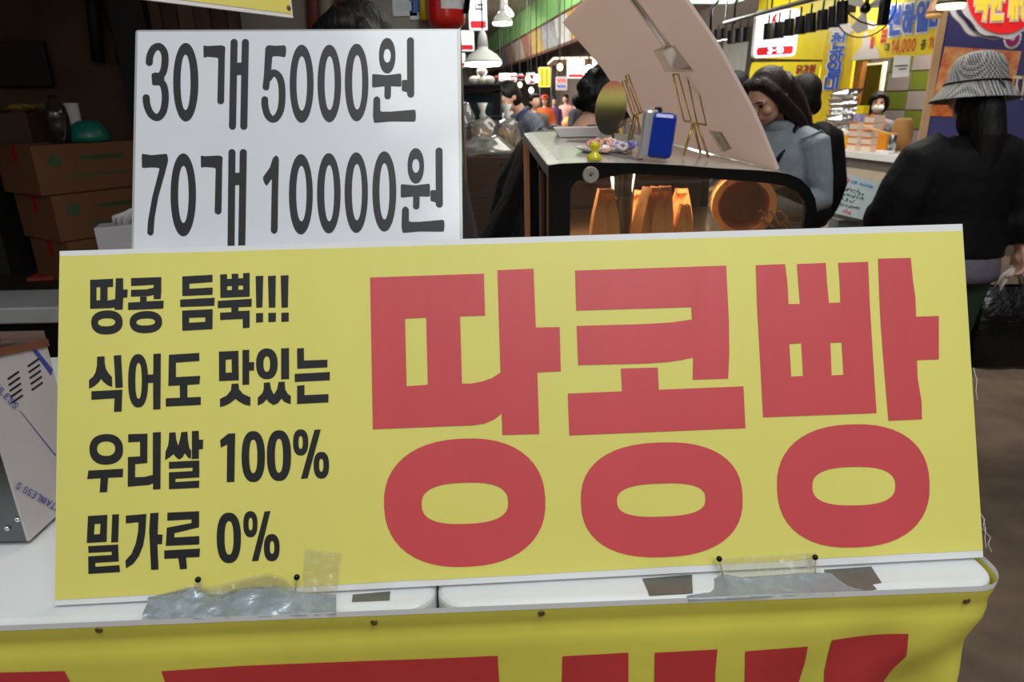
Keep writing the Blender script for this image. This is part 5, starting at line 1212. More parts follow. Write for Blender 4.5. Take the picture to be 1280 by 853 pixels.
for i, (x, s) in enumerate(((624, 7), (630, 8), (638, 8), (658, 11), (648, 6))):
    lightsign([(x, 94-s*.3), (x+s, 94-s*.3), (x+s, 94+s), (x, 94+s)], 20+i*3, 'far small white light sign, %s of the five above the cardigan man' % ['leftmost', 'second', 'third', 'rightmost', 'fourth'][i], .2)
YLB = mat('yellow_light_box', (248, 196, 20), .4, emit=.7)
r = lightsign([(673, 84), (688, 84), (688, 109), (673, 109)], 16, 'glowing yellow light sign with orange marks down the aisle', red=False, face=YLB)
b = NB()
for i in range(3):
    for j in range(2): stroke(b, [(.3+.4*j, .15+.28*i), (.3+.4*j, .3+.28*i)], .14, lambda a, c: r[1].at(r[2]*a, r[3]*c, .008))
obj('orange_marks', b, mat('orange_mark', (226, 110, 20), .5, emit=.3), r[0])
r = lightsign([(695, 96), (709, 96), (709, 113), (695, 113)], 12, 'grey sign with red and blue marks down the aisle', red=False, face=mat('grey_sign', (176, 166, 166), .5))
b = NB()
for j in range(3): stroke(b, [(.2+.25*j, .2), (.3+.25*j, .35)], .14, lambda a, c: r[1].at(r[2]*a, r[3]*c, .008))
obj('red_mark', b, REDT, r[0])
b = NB()
for j in range(3): stroke(b, [(.2+.25*j, .65), (.3+.25*j, .75)], .14, lambda a, c: r[1].at(r[2]*a, r[3]*c, .008))
obj('blue_mark', b, BLUT, r[0])
# electric fan under the soffit
fc = PY(1082, 10, 6.3); t = thing('wall_fan', 'grey electric fan with black motor above the yellow price banner', 'fan', tuple(fc))
nf = (EYE-fc).normalized(); qf = nf.to_track_quat('Z', 'Y').to_matrix()
for i in range(3):
    b = NB(); a = R(20+120*i); pts = [fc+qf @ V((r_*math.cos(a+d_), r_*math.sin(a+d_), .02*d_)) for r_, d_ in ((.03, -.5), (.17, -.42), (.2, 0), (.17, .42), (.03, .5))]; prism(b, pts, nf*.004); obj('blade', b, mat('fan_grey', (176, 170, 162), .4), t)
b = NB(); tube(b, [fc+qf @ V((.225*math.cos(a), .225*math.sin(a), .03)) for a in [2*math.pi*k/30 for k in range(31)]], .006, 6, cap=False); obj('guard_ring', b, BLACKM, t, smooth=True)
b = NB(); tube(b, [fc-nf*.15, fc+nf*.03], [.05, .035], 14); obj('motor', b, BLACKP, t, smooth=True)
b = NB(); tube(b, [fc-nf*.12, V((fc.x+.1, fc.y+.1, 2.76))], .02, 8); obj('bracket', b, BLACKM, t)
p = PY(1105, 15, 6.1); b = NB(); box(b, (p.x, p.y, p.z), (.07, .07, .2), bev=.01); box_ = obj('junction_box', b, BLACKP, label='black box with cable beside the fan', cat='box')
b = NB(); tube(b, [PY(x, y, 6.1) for x, y in ((1057, 6), (1062, 18), (1075, 27), (1092, 32), (1103, 28))], .007, 6); obj('cable', b, BLACKM, box_, smooth=True)
for i, (x, y0, y1, lab) in enumerate(((889, 12, 42, 'bent black pipe under the beige soffit, left of two'), (919, 4, 30, 'bent black pipe under the beige soffit, right of two'))):
    b = NB(); a = PY(x+8, y0-9, 8.2); tube(b, [V((a.x+.1, a.y, 2.74)), a, PY(x+1, y0-2, 8.2), PY(x, y0+4, 8.2), PY(x-1, y1, 8.2)], .014, 8); obj('conduit_pipe', b, BLACKM, smooth=True, label=lab, cat='pipe')
p = PY(868, 2, 9); l3 = bpy.data.lights.new('soffit_strip', 'POINT'); l3.energy = 28; l3.color = (.95, 1, .93); l3.shadow_soft_size = .15; l4 = bpy.data.objects.new('soffit_strip', l3); COL.objects.link(l4); l4.location = p-V((-.25, .3, .1)); b = NB(); box(b, (p.x+.1, p.y, p.z+.02), (.9, .3, .05), rz=.2); obj('strip_light', b, mat('tube_glow', (214, 240, 232), .4, emit=.8), label='pale glowing ceiling panel above the right edge of the curved panel', cat='lamp')
b = NB(); tube(b, [p+V((.1, 0, .04)), p+V((.1, 0, 4.6-p.z))], .01, 6); obj('panel_hanger', b, BLACKM, bpy.data.objects['strip_light'])

# ================================================================== produce stall left of the aisle and things beyond
pf = PY(600, 197, 3.8); zp = pf.z
ps2 = thing('produce_stall', 'brown wooden produce stand piled with bagged goods beside the price board', 'stand', (pf.x-.25, 4.1, 0))
WD = mat('brown_crate_wood', (70, 48, 32), .7, var=.3, vscale=5, stretch=(1, 6, 6))
xs_ = (pf.x-.75, PY(640, 200, 3.8).x)
for i in range(6):
    b = NB(); z0 = .1+i*(zp-.14)/6; box(b, ((xs_[0]+xs_[1])/2, 3.81, z0+(zp-.14)/12), (xs_[1]-xs_[0], .025+.004*(i % 2), (zp-.14)/6-.012)); obj('plank', b, WD, ps2)
b = NB(); box(b, ((xs_[0]+xs_[1])/2, 4.15, zp-.02), (xs_[1]-xs_[0], .7, .04)); obj('top', b, WD, ps2)
for x in (xs_[0]+.04, xs_[1]-.04):
    for y in (3.86, 4.44):
        b = NB(); box(b, (x, y, (zp-.04)/2), (.06, .06, zp-.04)); obj('leg', b, WD, ps2)
BAGF = glassmat('goods_bag_film', (240, 240, 238), .4, .08, .16, (220, 220, 214))
def lumpy(c, r, seed, amp=.25, seg=22):
    b = NB(); ell(b, c, r, seg=seg); c = V(c)
    for v_ in b.verts:
        d = v_.co-c; v_.co = c+d*(1+amp*noise.noise(d*14+V((seed, 0, 0)))+amp*.5*abs(noise.noise(d*40)))
        v_.co.z = max(v_.co.z, c.z-r[2]*.98)
    return b
def goods(px, py, y, r, lab, cont, tie=None, n=40, seed=1):
    c = PY(px, py, y); c.z = zp+r[2]*.99; t = thing('goods_bag', lab, 'bag', (c.x, c.y, zp))
    obj('film', lumpy(c, r, seed), BAGF, t, smooth=True); random.seed(seed); b = NB()
    for i in range(n):
        p = c+V((random.uniform(-.6, .6)*r[0], random.uniform(-.5, .5)*r[1], random.uniform(-.7, .3)*r[2])); d = V((random.uniform(-.3, .3), random.uniform(-.2, .2), random.uniform(.3, 1))).normalized()*r[2]*.5
        tube(b, [p-d*.5, p+d*.5], .006, 5)
    obj('contents', b, cont, t, kind='stuff')
    if tie:
        q = c+V((0, 0, r[2]*.9)); b = NB()
        lathe(b, [(.012, 0), (.02, .02), (.012, .04), (.03, .09), (0, .085)], q, 10); obj('gathered_neck', b, mat('film_neck', (214, 214, 206), .4), t, smooth=True)
        b = NB()
        for k in range(3): tube(b, [q+V((0, 0, .03)), q+V((.02*(k-1), -.01, .08))], [.007, .004], 6)
        obj('green_tie', b, mat('green_tie', (70, 190, 60), .4), t)
STK = mat('amber_sticks', (202, 156, 70), .5, var=.3, vscale=30); STK2 = mat('pale_noodles', (222, 190, 134), .5, var=.2, vscale=30)
goods(604, 165, 4.12, (.10, .08, .10), 'clear bag of amber sticks with green tie at the back of the stand', STK, True, 50, 3)
goods(634, 172, 4.1, (.075, .07, .095), 'clear bag of pale dried goods with green tie at the right of the stand', STK2, True, 60, 5)
goods(580, 160, 4.36, (.07, .07, .14), 'tall clear bag at the left of the stand next to the price board', mat('greyish_goods', (150, 146, 130), .6), False, 14, 8)
b = lumpy(PY(608, 188, 3.92)+V((0, 0, .0)), (.15, .08, .075), 12, .3, 28)
for v_ in b.verts: v_.co.z = max(v_.co.z, zp+.001)
obj('crumpled_bag', b, glassmat('crumpled_film', (230, 230, 226), .5, .12, .38, (170, 168, 156)), smooth=True, label='big crumpled clear plastic bag lying at the front of the stand', cat='bag')
# dark glass cabinet
gc = PY(600, 145, 4.9); t = thing('glass_cabinet', 'black framed glass cabinet with white bundles on top behind the bagged goods', 'cabinet', (gc.x, 5.0, 0))
wx = PY(627, 130, 4.8).x; xl_ = PY(570, 130, 4.8).x; zb_, zt_ = PY(600, 150, 4.8).z, PY(600, 109, 4.8).z
b = NB(); box(b, ((wx+xl_)/2, 5.05, zb_/2), (wx-xl_, .5, zb_)); obj('base', b, mat('cabinet_grey', (70, 70, 72), .5), t)
for (sx, sz, cx_, cz_) in ((wx-xl_, .035, 0, zt_-.018), (wx-xl_, .02, 0, zb_+.01)):
    b = NB(); box(b, ((wx+xl_)/2, 4.82, cz_), (sx, .04, sz)); obj('rail', b, BLACKP, t)
for x in (xl_+.015, wx-.03):
    b = NB(); box(b, (x, 4.82, (zb_+zt_)/2), (.045, .04, zt_-zb_-.05)); obj('upright', b, BLACKP, t)
b = NB(); box(b, ((wx+xl_)/2, 4.83, (zb_+zt_)/2), (wx-xl_-.05, .004, zt_-zb_-.05)); obj('glass', b, glassmat('cabinet_glass', (190, 205, 210), .3, .04, .12, (60, 90, 100)), t)
b = NB(); box(b, ((wx+xl_)/2, 5.27, (zb_+zt_)/2), (wx-xl_, .03, zt_-zb_)); obj('back', b, mat('cabinet_back', (60, 84, 90), .5, var=.3), t)
b = NB(); box(b, ((wx+xl_)/2, 5.05, zt_+.005), (wx-xl_, .5, .02)); obj('top', b, BLACKP, t)
b = traybm((wx+xl_)/2+.02, 5.0, zb_+.03, .08, .07, .04); obj('tray', b, CHROME, t)
for i, (x, dz) in enumerate(((592, 0), (602, 0), (612, 0), (603, .055))):
    q = PY(x, 105, 4.95); b = lumpy(V((q.x, 4.95, zt_+.043+dz)), (.036, .04, .03), 20+i, .2, 14); obj('white_bundle', b, mat('cloth_bundle', (186, 180, 168), .7), smooth=True, label='%s small whitish wrapped bundle on the black glass cabinet' % ('left', 'middle', 'right', 'uppermost')[i], cat='bundle', group='bundles on the glass cabinet')
# market stalls far down the aisle
cols = [(150, 60, 40), (190, 150, 60), (90, 110, 120), (160, 120, 90), (200, 190, 170), (120, 70, 60)]
for i in range(6):
    side = i % 2; y = 12+5*i; x = (-.143*y)+(4.3 if side else -3.3)
    nm_ = ['nearest', 'second', 'third', 'fourth', 'fifth', 'farthest'][i]
    t = thing('market_stall', '%s market stall down the aisle with piled goods under a canopy' % nm_, 'stall', (x, y, 0))
    b = NB(); box(b, (x, y, .42), (1.4, 2.2, .84)); obj('table', b, mat('stall_%d' % i, cols[i], .7, var=.2), t)
    b = NB(); box(b, (x, y, 2.32), (1.7, 2.5, .05)); obj('canopy', b, mat('canopy_%d' % (i % 3), [(176, 60, 40), (210, 200, 190), (60, 100, 150)][i % 3], .7), t)
    for dx in (-.75, .75):
        for dy in (-1.1, 1.1): b = NB(); tube(b, [V((x+dx, y+dy, 0)), V((x+dx, y+dy, 2.3))], .025, 6); obj('post', b, STEEL, t)
    random.seed(i); 
    for k in range(7):
        b = lumpy(V((x+random.uniform(-.5, .5), y+random.uniform(-.9, .9), .95)), (.16, .18, .14), k+i*9, .25, 10); obj('heap', b, mat('heap_%d' % (k % 6), [(220, 180, 80), (190, 60, 40), (110, 140, 60), (230, 220, 200), (180, 120, 70), (230, 140, 50)][k % 6], .6), t, smooth=True)
for i, (px, py, y) in enumerate(((671, 98, 13), (650, 106, 18), (664, 113, 17), (700, 84, 14), (736, 87, 11), (747, 102, 10), (640, 112, 20), (660, 99, 15))):
    c = PY(px, py, y); t = thing('bare_bulb', '%s small glowing bulb from the left hanging down the far aisle' % ORD[sorted([671, 650, 664, 700, 736, 747, 640, 660]).index(px)], 'lamp', tuple(c), 0, 'far hanging bulbs')
    b = NB(); ell(b, c, (.06, .06, .07), seg=10); obj('glass', b, LEDW if i % 2 else LED, t, smooth=True)
    b = NB(); tube(b, [c+V((0, 0, .06)), V((c.x, c.y, 4.6))], .01, 5); obj('cord', b, BLACKM, t)

# ================================================================== people
def Rx(a): return Matrix.Rotation(a, 3, 'X')
def Rz(a): return Matrix.Rotation(a, 3, 'Z')
def person(lab, loc, rz, h, top, legs, hair, lean=0, hp=0, hy=0, armL=None, armR=None, puff=.012, vox=.01, skirt=False, features=True, tvox=None, hairmat=None, group=None, sleeve=.0, skin=None, jz=.76):
    """a figure facing local -Y; arms are (elbow, wrist) in upright coordinates of a 1.6 m body"""
    k = h/1.6; t = thing('person', lab, 'person', loc, rz, group); z0 = .84; skin = skin or SKIN
    def bend(p):
        p = V(p); f = max(0, min(1, (p.z-z0+.08)/.16)); a = lean*f
        q = Rx(a) @ V((p.x, p.y, p.z-z0)); return V((q.x, q.y, q.z+z0))*k
    def fin(b):
        for v_ in b.verts: v_.co = bend(v_.co)
        return b
    AL = armL or ((-.215, .02, 1.0), (-.22, -.06, .78)); AR = armR or ((.215, .02, 1.0), (.22, -.06, .78))
    TOR = [(.77, .15, .10, 0), (.83, .16, .11, .005), (.93, .14, .10, 0), (1.03, .142, .10, -.005), (1.13, .158, .11, -.005), (1.22, .168, .108, 0), (1.29, .145, .09, .005), (1.335, .085, .065, .01)]
    NK = V((0, .012, 1.34)); HC = V((0, -.012, 1.50)); MH = Rz(hy) @ Rx(hp)
    def hd(p): return NK+MH @ (V(p)+HC-NK)          # head local -> upright body
    def addhead(b):
        n0 = len(b.verts)
        ell(b, (0, .006, .012), (.074, .09, .098), seg=20); ell(b, (0, -.026, -.045), (.055, .058, .058), seg=16); ell(b, (0, -.05, -.078), (.028, .026, .022), seg=10)
        tube(b, [(0, -.078, .018), (0, -.1, -.016)], [.008, .0135], 8); ell(b, (0, -.078, -.05), (.022, .012, .009), seg=8)
        for s in (-1, 1):
            ell(b, (s*.074, .012, -.008), (.010, .02, .03), seg=8); ell(b, (s*.03, -.076, .028), (.026, .014, .008), seg=8); ell(b, (s*.036, -.064, -.022), (.024, .02, .02), seg=8)
        b.verts.ensure_lookup_table()
        for v_ in b.verts[n0:]: v_.co = hd(v_.co)
    def hand(b, el, wr, s):
        el, wr = V(el), V(wr); d = (wr-el).normalized(); sx, sy = frame_at(d); 
        if abs(sx.y) < abs(sy.y): sx, sy = sy, sx
        ell(b, wr+d*.045, (.022, .022, .022)); 
        for i in range(4):
            o = sx*(.030-.020*i); ln = (.062, .07, .066, .052)[i]; inn = V((-s, 0, 0))
            p1 = wr+d*.085+o; tube(b, [wr+d*.01+o*.6, wr+d*.05+o, p1], [.012, .011, .0095], 6)
            p2 = p1+(d*.8+inn*.5).normalized()*ln*.5; p3 = p2+(d*.3+inn*.9).normalized()*ln*.5; tube(b, [p1, p2, p3], [.0095, .0085, .0065], 6)
        th0 = wr+d*.02+sx*.022; tube(b, [th0, th0+sx*.028+d*.025, th0+sx*.034+d*.055], [.012, .011, .008], 6)
    b = NB(); loft(b, [((0, y, z), rx, ry) for z, rx, ry, y in TOR]); tube(b, [(0, .015, 1.30), (0, .01, 1.38), hd((0, .012, -.06))], [.055, .05, .048], 12)
    addhead(b)
    for (el, wr), s in ((AL, -1), (AR, 1)):
        tube(b, [(s*.12, .005, 1.27), (s*.165, .005, 1.255), el, wr], [.05, .046, .036, .024], 10); hand(b, el, wr, s)
    for s in (-1, 1):
        tube(b, [(s*.08, 0, .84), (s*.085, -.005, .64), (s*.088, -.01, .45), (s*.09, .012, .28), (s*.09, .018, .085)], [.085, .074, .05, .048, .033], 10); ell(b, (s*.092, -.045, .04), (.042, .115, .038))
    obj('body', fin(b), skin, t, local=True, remesh=vox)
    tv = tvox or vox*1.3
    b = NB(); loft(b, [((0, y, z), rx+puff+(.01 if z < 1 else 0), ry+puff+.004) for z, rx, ry, y in [(jz, .15, .102, 0)]+[q for q in TOR if jz < q[0] < 1.3]]+[((0, .005, 1.315), .118+puff*.5, .078+puff*.5), ((0, .012, 1.35), .072, .064)])
    for (el, wr), s in ((AL, -1), (AR, 1)):
        e_, w_ = V(el), V(wr); w2 = e_.lerp(w_, .94)
        tube(b, [(s*.10, .005, 1.265), (s*.165, .005, 1.25), tuple(V((s*.165, .005, 1.25)).lerp(e_, .55)), tuple(e_), tuple(e_.lerp(w2, .55)), tuple(w2)], [.058+puff, .058+puff, .05+puff+sleeve, .047+puff+sleeve, .042+puff+sleeve, .034+puff*.8], 12)
    tp = obj('jacket', fin(b), top, t, local=True, remesh=tv)
    b = NB(); loft(b, [((0, .0, .74), .155+.012, .115), ((0, .005, .83), .172, .122), ((0, 0, .95), .15, .108)])
    for s in (-1, 1): tube(b, [(s*.08, 0, .82), (s*.086, -.005, .64), (s*.09, -.008, .45), (s*.092, .012, .28), (s*.092, .016, .09)], [.098, .088, .066, .06, .055], 12)
    obj('trousers', fin(b), legs, t, local=True, remesh=tv)
    for s in (-1, 1):
        b = NB(); ell(b, (s*.092, -.04, .045), (.052, .13, .048)); 
        for v_ in b.verts: v_.co.z = max(.003, v_.co.z)
        obj('shoe', fin(b), BLACKP, t, local=True, smooth=True)
    if hair:
        b = NB(); hair(b)
        for v_ in b.verts: v_.co = bend(hd(v_.co))
        obj('hair', b, hairmat or HAIRM, t, local=True, remesh=max(.007, vox*.9))
    if features:
        for s in (-1, 1):
            b = NB(); ell(b, (s*.03, -.083, .012), (.012, .006, .005), seg=10)
            for v_ in b.verts: v_.co = bend(hd(v_.co))
            obj('eye', b, mat('dark_eye', (24, 18, 16), .2), t, local=True, smooth=True)
            b = NB(); tube(b, [(s*.014, -.089, .034), (s*.03, -.09, .039), (s*.046, -.08, .033)], [.003, .004, .002], 6)
            for v_ in b.verts: v_.co = bend(hd(v_.co))
            obj('eyebrow', b, mat('brow', (40, 28, 24), .7), t, local=True, smooth=True)
        b = NB(); ell(b, (0, -.089, -.05), (.02, .006, .006), seg=10)
        for v_ in b.verts: v_.co = bend(hd(v_.co))
        obj('lips', b, mat('lips', (168, 92, 84), .5), t, local=True, smooth=True)
    return t, (lambda p: bend(hd(p))), bend
def h_cap(b, fr_=0): ell(b, (0, .02, .03), (.085, .094, .094), seg=20); ell(b, (0, .03, -.02), (.08, .08, .09), seg=16); ell(b, (0, -.045, .085), (.06, .05, .03), seg=12)
def h_short(b): h_cap(b)
def h_bob(b):
    h_cap(b)
    for s in (-1, 1):
        tube(b, [(s*.05, -.05, .08), (s*.076, -.03, .03), (s*.082, -.015, -.04), (s*.07, -.02, -.09)], [.028, .03, .03, .014], 10); ell(b, (s*.06, .02, -.05), (.035, .06, .06))
    tube(b, [(0, -.03, .1), (-.04, -.085, .065), (-.065, -.07, .03)], [.03, .02, .01], 8)
def h_long(b):
    ell(b, (0, .022, .03), (.084, .092, .093), seg=20); ell(b, (0, .03, -.02), (.079, .08, .09), seg=16); ell(b, (0, -.03, .092), (.055, .04, .02), seg=12); tube(b, [(0, .06, .02), (0, .085, -.1), (.0, .09, -.2), (.0, .085, -.33), (0, .08, -.42)], [.08, .088, .085, .07, .03], 14)
    for s in (-1, 1):
        tube(b, [(s*.03, -.04, .1), (s*.07, -.03, .05), (s*.082, -.005, -.03), (s*.085, .03, -.13), (s*.09, .05, -.25), (s*.08, .06, -.36)], [.026, .026, .028, .032, .03, .012], 10)
def h_curly(b):
    ell(b, (0, .015, .02), (.095, .105, .105)); random.seed(4)
    for i in range(130):
        a, c = random.uniform(0, 6.28), random.uniform(-.75, 1); s_ = math.sqrt(1-c*c); d = V((s_*math.cos(a), s_*math.sin(a), c))
        if d.y < -.55 and d.z < .45: continue
        ell(b, V((0, .015, .02))+V((d.x*.1, d.y*.108, d.z*.11)), [random.uniform(.014, .024)]*3, seg=8)
def h_tail(b):
    h_cap(b); ell(b, (0, .045, -.09), (.075, .065, .09), seg=16); tube(b, [(0, .08, .0), (.0, .11, -.06), (-.01, .12, -.16), (-.005, .115, -.3), (0, .11, -.38)], [.05, .06, .062, .045, .015], 12)
BLKC = mat('black_quilted_cloth', (8, 8, 10), .7, spec=.2, bump=.5, bscale=22, var=.2)
BLKP = mat('black_puffer', (10, 10, 12), .45, bump=.6, bscale=26)
DEN = mat('denim_blue', (132, 142, 150), .75, var=.22, vscale=14, bump=.3, bscale=200)
DKT = mat('dark_trousers', (34, 36, 44), .8)

# woman in the houndstooth bucket hat, seen from behind
bx_ = PY(1216, 200, 2.7).x
t, HD, BD = person('person from behind in black jacket and grey houndstooth bucket hat, carrying a black shopping bag', (bx_, 2.72, 0), R(176), 1.535, BLKC, mat('dark_green_trousers', (26, 44, 32), .8), h_tail,
    lean=.06, hp=.05, armL=((-.245, -.01, 1.06), (-.255, .03, .90)), armR=((.225, -.03, 1.03), (.20, -.22, .96)), jz=.86, puff=.045, vox=.006, tvox=.012, sleeve=.025, features=False)
HT = mat('houndstooth_cloth', (128, 128, 128), .8)
nt = HT.node_tree; ck = nt.nodes.new('ShaderNodeTexChecker'); ck.inputs['Scale'].default_value = 150; ck.inputs['Color1'].default_value = lin((168, 166, 162)); ck.inputs['Color2'].default_value = lin((62, 62, 64))
tcn = nt.nodes.new('ShaderNodeTexCoord'); nt.links.new(tcn.outputs['Object'], ck.inputs['Vector']); nt.links.new(ck.outputs['Color'], nt.nodes['Principled BSDF'].inputs['Base Color'])
def onhead(b):
    for v_ in b.verts: v_.co = HD(v_.co)
    return b
b = NB(); lathe(b, [(.0, .168), (.04, .166), (.075, .15), (.095, .115), (.104, .07), (.112, .045), (.135, .015), (.158, -.012), (.160, -.016), (.155, -.016), (.108, .035), (.1, .04)], (0, .012, 0), 36)
obj('bucket_hat', onhead(b), HT, t, local=True, smooth=True)
b = NB(); tube(b, [(.1125*math.cos(a), .012+.1125*math.sin(a), .05) for a in [2*math.pi*k/30 for k in range(31)]], .004, 6, cap=False); tube(b, [(-.02, .125, .05), (-.03, .14, .02), (-.025, .15, -.03), (-.06, .1, -.1)], .004, 6); obj('black_cord', onhead(b), BLACKM, t, local=True, smooth=True)
b = NB(); loft(b, [((0, 0, .77), .196, .145), ((0, 0, .80), .2, .15), ((0, 0, .86), .19, .145), ((0, 0, .92), .17, .13)], 24)
for v_ in b.verts: v_.co = BD(v_.co)
obj('shirt_hem', b, mat('grey_violet_shirt', (104, 98, 112), .6, var=.15, vscale=12, bump=.4, bscale=18), t, local=True, smooth=True)
# shopping bag held in the hand on the viewer's right
W_ = WM[t.name]; wr = BD(V((-.255, .03, .90))); wr = W_ @ wr; hx = wr+V((0, 0, -.085))
sb = thing('shopping_bag', 'glossy black plastic shopping bag with white handles held by the person in the bucket hat', 'bag', (hx.x, hx.y, hx.z-.42))
b = NB(); rg = []
for z, rx, ry in ((-.42, .12, .06), (-.40, .135, .075), (-.26, .14, .08), (-.14, .13, .06), (-.075, .115, .02)):
    n_ = 28; r_ = []
    for q_ in range(n_):
        a = 2*math.pi*q_/n_; x = rx*math.copysign(abs(math.cos(a))**.5, math.cos(a)); y = ry*math.copysign(abs(math.sin(a))**.5, math.sin(a)); p = hx+V((x, y, z)); p += V((math.cos(a), math.sin(a), 0))*.012*noise.noise(p*22)
        r_.append(b.verts.new(p))
    rg.append(r_)
for a, c in zip(rg, rg[1:]):
    for q_ in range(28): b.faces.new((a[q_], a[(q_+1) % 28], c[(q_+1) % 28], c[q_]))
b.faces.new(rg[0][::-1]); obj('bag', b, mat('black_glossy_plastic', (14, 14, 15), .22, bump=.7, bscale=24), sb, smooth=True)
for s in (-1, 1):
    b = NB(); pts = [hx+V((-.06, s*.018, -.09)), hx+V((-.03, s*.012, -.03)), hx+V((0, s*.006, .0)), hx+V((.03, s*.012, -.03)), hx+V((.06, s*.018, -.09))]
    tube(b, pts, .011, 8, sq=.35); obj('handle', b, mat('cream_strap', (206, 200, 192), .6), sb, smooth=True)

# woman in the denim jacket looking down
p = PY(989, 120, 3.25)
t, HD, BD = person('person with long dark hair in pale denim jacket looking down beside the curved panel', (p.x, 3.25, 0), R(-52), 1.60, DEN, DKT, h_long, lean=.14, hp=.5, hy=-.1,
    armL=((-.21, -.02, 1.03), (-.16, -.24, 1.08)), armR=((.215, -.01, 1.02), (.12, -.25, 1.02)), puff=.014, vox=.006, hairmat=HAIRB)
b = NB(); tube(b, [BD(V(q)) for q in ((.1, .1, 1.30), (.1, -.03, 1.335), (.07, -.13, 1.2), (-.05, -.15, 1.05), (-.2, -.06, .86), (-.19, .08, .88))], .012, 8, sq=.4); obj('bag_strap', b, BLACKM, t, local=True, smooth=True)
b = NB(); loft(b, [((0, .01, 1.30), .10, .085), ((0, .0, 1.345), .085, .078), ((0, .0, 1.36), .075, .07)], 18)
for v_ in b.verts: v_.co = BD(v_.co)
obj('collar', b, DEN, t, local=True, smooth=True)
for z in (1.24, 1.16, 1.08, 1.0, .92):
    b = NB(); ell(b, BD(V((.0, -.138-.012*(z < 1.2), z))), (.007, .006, .007), seg=8); obj('button', b, BRASS, t, local=True, smooth=True)
for s in (-1, 1):
    b = NB(); c_ = BD(V((s*.075, -.134, 1.15))); box(b, c_, (.075, .008, .035), bev=.003); obj('pocket_flap', b, DEN, t, local=True)
    b = NB(); tube(b, [BD(V(q)) for q in ((s*.155, -.085, 1.29), (s*.178, -.05, 1.30), (s*.19, .01, 1.31), (s*.178, .06, 1.29), (s*.155, .1, 1.22))], .0045, 6); obj('shoulder_seam', b, mat('denim_seam', (98, 108, 118), .8), t, local=True, smooth=True)
b = NB(); loft(b, [((0, 0, .755), .182, .132), ((0, 0, .80), .186, .136)], 24)
for v_ in b.verts: v_.co = BD(v_.co)
obj('waistband', b, DEN, t, local=True, smooth=True)
p = PY(1009, 130, 3.95); t, HD, BD = person('person in black coat seen from behind, between denim jacket and foil trays', (p.x, 3.95, 0), R(195), 1.55, BLKC, DKT, h_bob, puff=.05, vox=.012, lean=.05)
q = WM[t.name] @ BD(V((-.22, -.06, .78))); q = q+V((0, 0, -.1))
yb = thing('yellow_bag', 'yellow plastic bag hanging beside the person in the black coat', 'bag', (q.x, q.y, q.z-.3))
b = lumpy(q+V((0, 0, -.16)), (.09, .07, .14), 31, .25, 18); obj('bag', b, mat('yellow_bag_film', (226, 176, 40), .35, trans=.1), yb, smooth=True)
b = NB(); tube(b, [q+V((-.03, 0, -.05)), q+V((0, 0, .01)), q+V((.03, 0, -.05))], .008, 6); obj('handle', b, MATS['yellow_bag_film'], yb, smooth=True)
p = PY(926, 120, 4.6); person('person with dark hair and dark coat, behind the edge of the curved panel', (p.x, 4.6, 0), R(-120), 1.6, BLKC, DKT, h_bob, puff=.03, vox=.012, hp=.25)
# masked woman behind the counter
p = PY(1094, 150, 7.15)
t, HD, BD = person('person with short black hair, white mask and red apron behind the shop counter', (p.x, 7.15, 0), R(-22), 1.47, mat('dark_floral_shirt', (44, 46, 54), .7, c2=(120, 124, 130), vscale=60), DKT, h_bob, hp=.12, vox=.01, armL=((-.21, -.02, 1.03), (-.14, -.24, 1.02)), armR=((.215, -.01, 1.02), (.12, -.25, 1.02)))
b = NB(); ell(b, (0, -.05, -.045), (.062, .058, .048), seg=18); obj('face_mask', onhead(b), mat('white_mask', (230, 228, 230), .6), t, local=True, smooth=True)
b = NB(); loft(b, [((0, -.02, .72), .16, .125), ((0, -.015, .95), .145, .115), ((0, -.02, 1.1), .13, .118), ((0, -.02, 1.2), .09, .116)], 20)
for v_ in b.verts: v_.co = BD(v_.co)
obj('apron', b, mat('red_apron', (190, 36, 36), .6), t, local=True, smooth=True)
for s in (-1, 1):
    b = NB(); tube(b, [BD(V((s*.07, -.13, 1.18))), BD(V((s*.09, -.095, 1.29))), BD(V((s*.08, .0, 1.345))), BD(V((s*.05, .1, 1.28)))], .022, 8, sq=.4); obj('apron_strap', b, MATS['red_apron'], t, local=True, smooth=True)
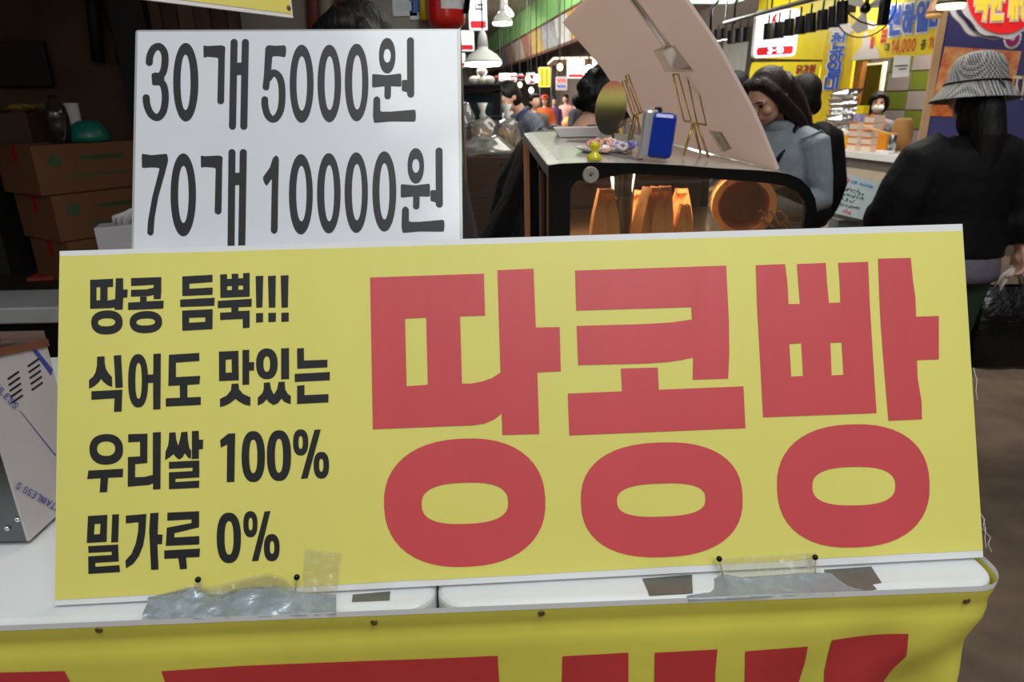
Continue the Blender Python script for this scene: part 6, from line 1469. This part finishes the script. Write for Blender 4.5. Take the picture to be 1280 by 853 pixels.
# man in grey cardigan leaning over
p = PY(676, 140, 6.2); t, HD, BD = person('person in grey check cardigan with dark scarf leaning over in the aisle', (p.x, 6.2, 0), R(-62), 1.68, mat('grey_check_cardigan', (112, 118, 128), .8, c2=(70, 76, 88), vscale=70), DKT, h_short, lean=.42, hp=.15, armL=((-.21, -.14, 1.05), (-.15, -.34, .95)), armR=((.25, -.02, 1.02), (.2, -.2, .86)), vox=.011, puff=.02)
b = NB(); tube(b, [BD(V(q)) for q in ((.05, .06, 1.36), (.075, -.04, 1.34), (.05, -.135, 1.2), (.03, -.14, 1.0), (.03, -.135, .9))], .035, 10, sq=.4); obj('scarf', b, mat('navy_scarf', (34, 44, 80), .7), t, local=True, smooth=True)
# curly haired person in the black puffer behind the display case
p = PY(652, 230, 2.5); person('person with curly black hair in black puffer coat bent behind the display case', (p.x, 2.5, 0), R(118), 1.65, BLKP, DKT, h_curly, lean=.54, hp=.1, armL=((-.24, -.06, 1.02), (-.16, -.28, .98)), armR=((.24, -.04, 1.02), (.16, -.26, .98)), puff=.075, vox=.010, tvox=.014, sleeve=.03)
# stall keeper behind the price board
p = PY(466, 60, 2.02); person('person with black hair standing behind the white price board', (p.x, 2.02, 0), R(-25), 1.70, mat('dark_sweater', (46, 40, 44), .8), DKT, h_bob, hp=.3, vox=.010)
# far passers-by
FAR = [(681, 9, 17, (196, 90, 40), (40, 36, 40), 'person in orange cap and orange top far down the aisle', (206, 70, 20), 0), (692, 0, 19, (96, 60, 150), (34, 30, 40), 'person in purple jacket far down the aisle', None, 20),
       (707, 0, 20, (206, 150, 140), (60, 56, 60), 'person in pink top far down the aisle', None, -30), (637, 0, 9.5, (150, 150, 150), (50, 50, 54), 'person in grey top with purple hat behind the cardigan', (84, 60, 120), 160), (668, 0, 10.5, (70, 66, 64), (50, 50, 54), 'person with tied dark hair just behind the cardigan', None, 30),
       (720, 0, 15, (60, 58, 66), (40, 40, 44), 'person in dark jacket far down the aisle by the curved panel', None, 60)]
for px, _, y, c, lg, lab, hat, rz in FAR:
    p = PY(px, 140, y); t, HD, BD = person(lab, (p.x, y, 0), R(rz), 1.55+.02*(int(px) % 4), mat('far_top_%d' % px, c, .8), mat('far_legs_%d' % px, lg, .8), h_short, vox=.016, puff=.03)
    if hat:
        b = NB(); lathe(b, [(0, .14), (.06, .13), (.09, .09), (.098, .05), (.1, .04), (.09, .04)], (0, .012, 0), 18); b2 = b; ell(b, (0, -.1, .045), (.06, .05, .008), seg=10); obj('cap', onhead(b), mat('cap_%d' % px, hat, .7), t, local=True, smooth=True)
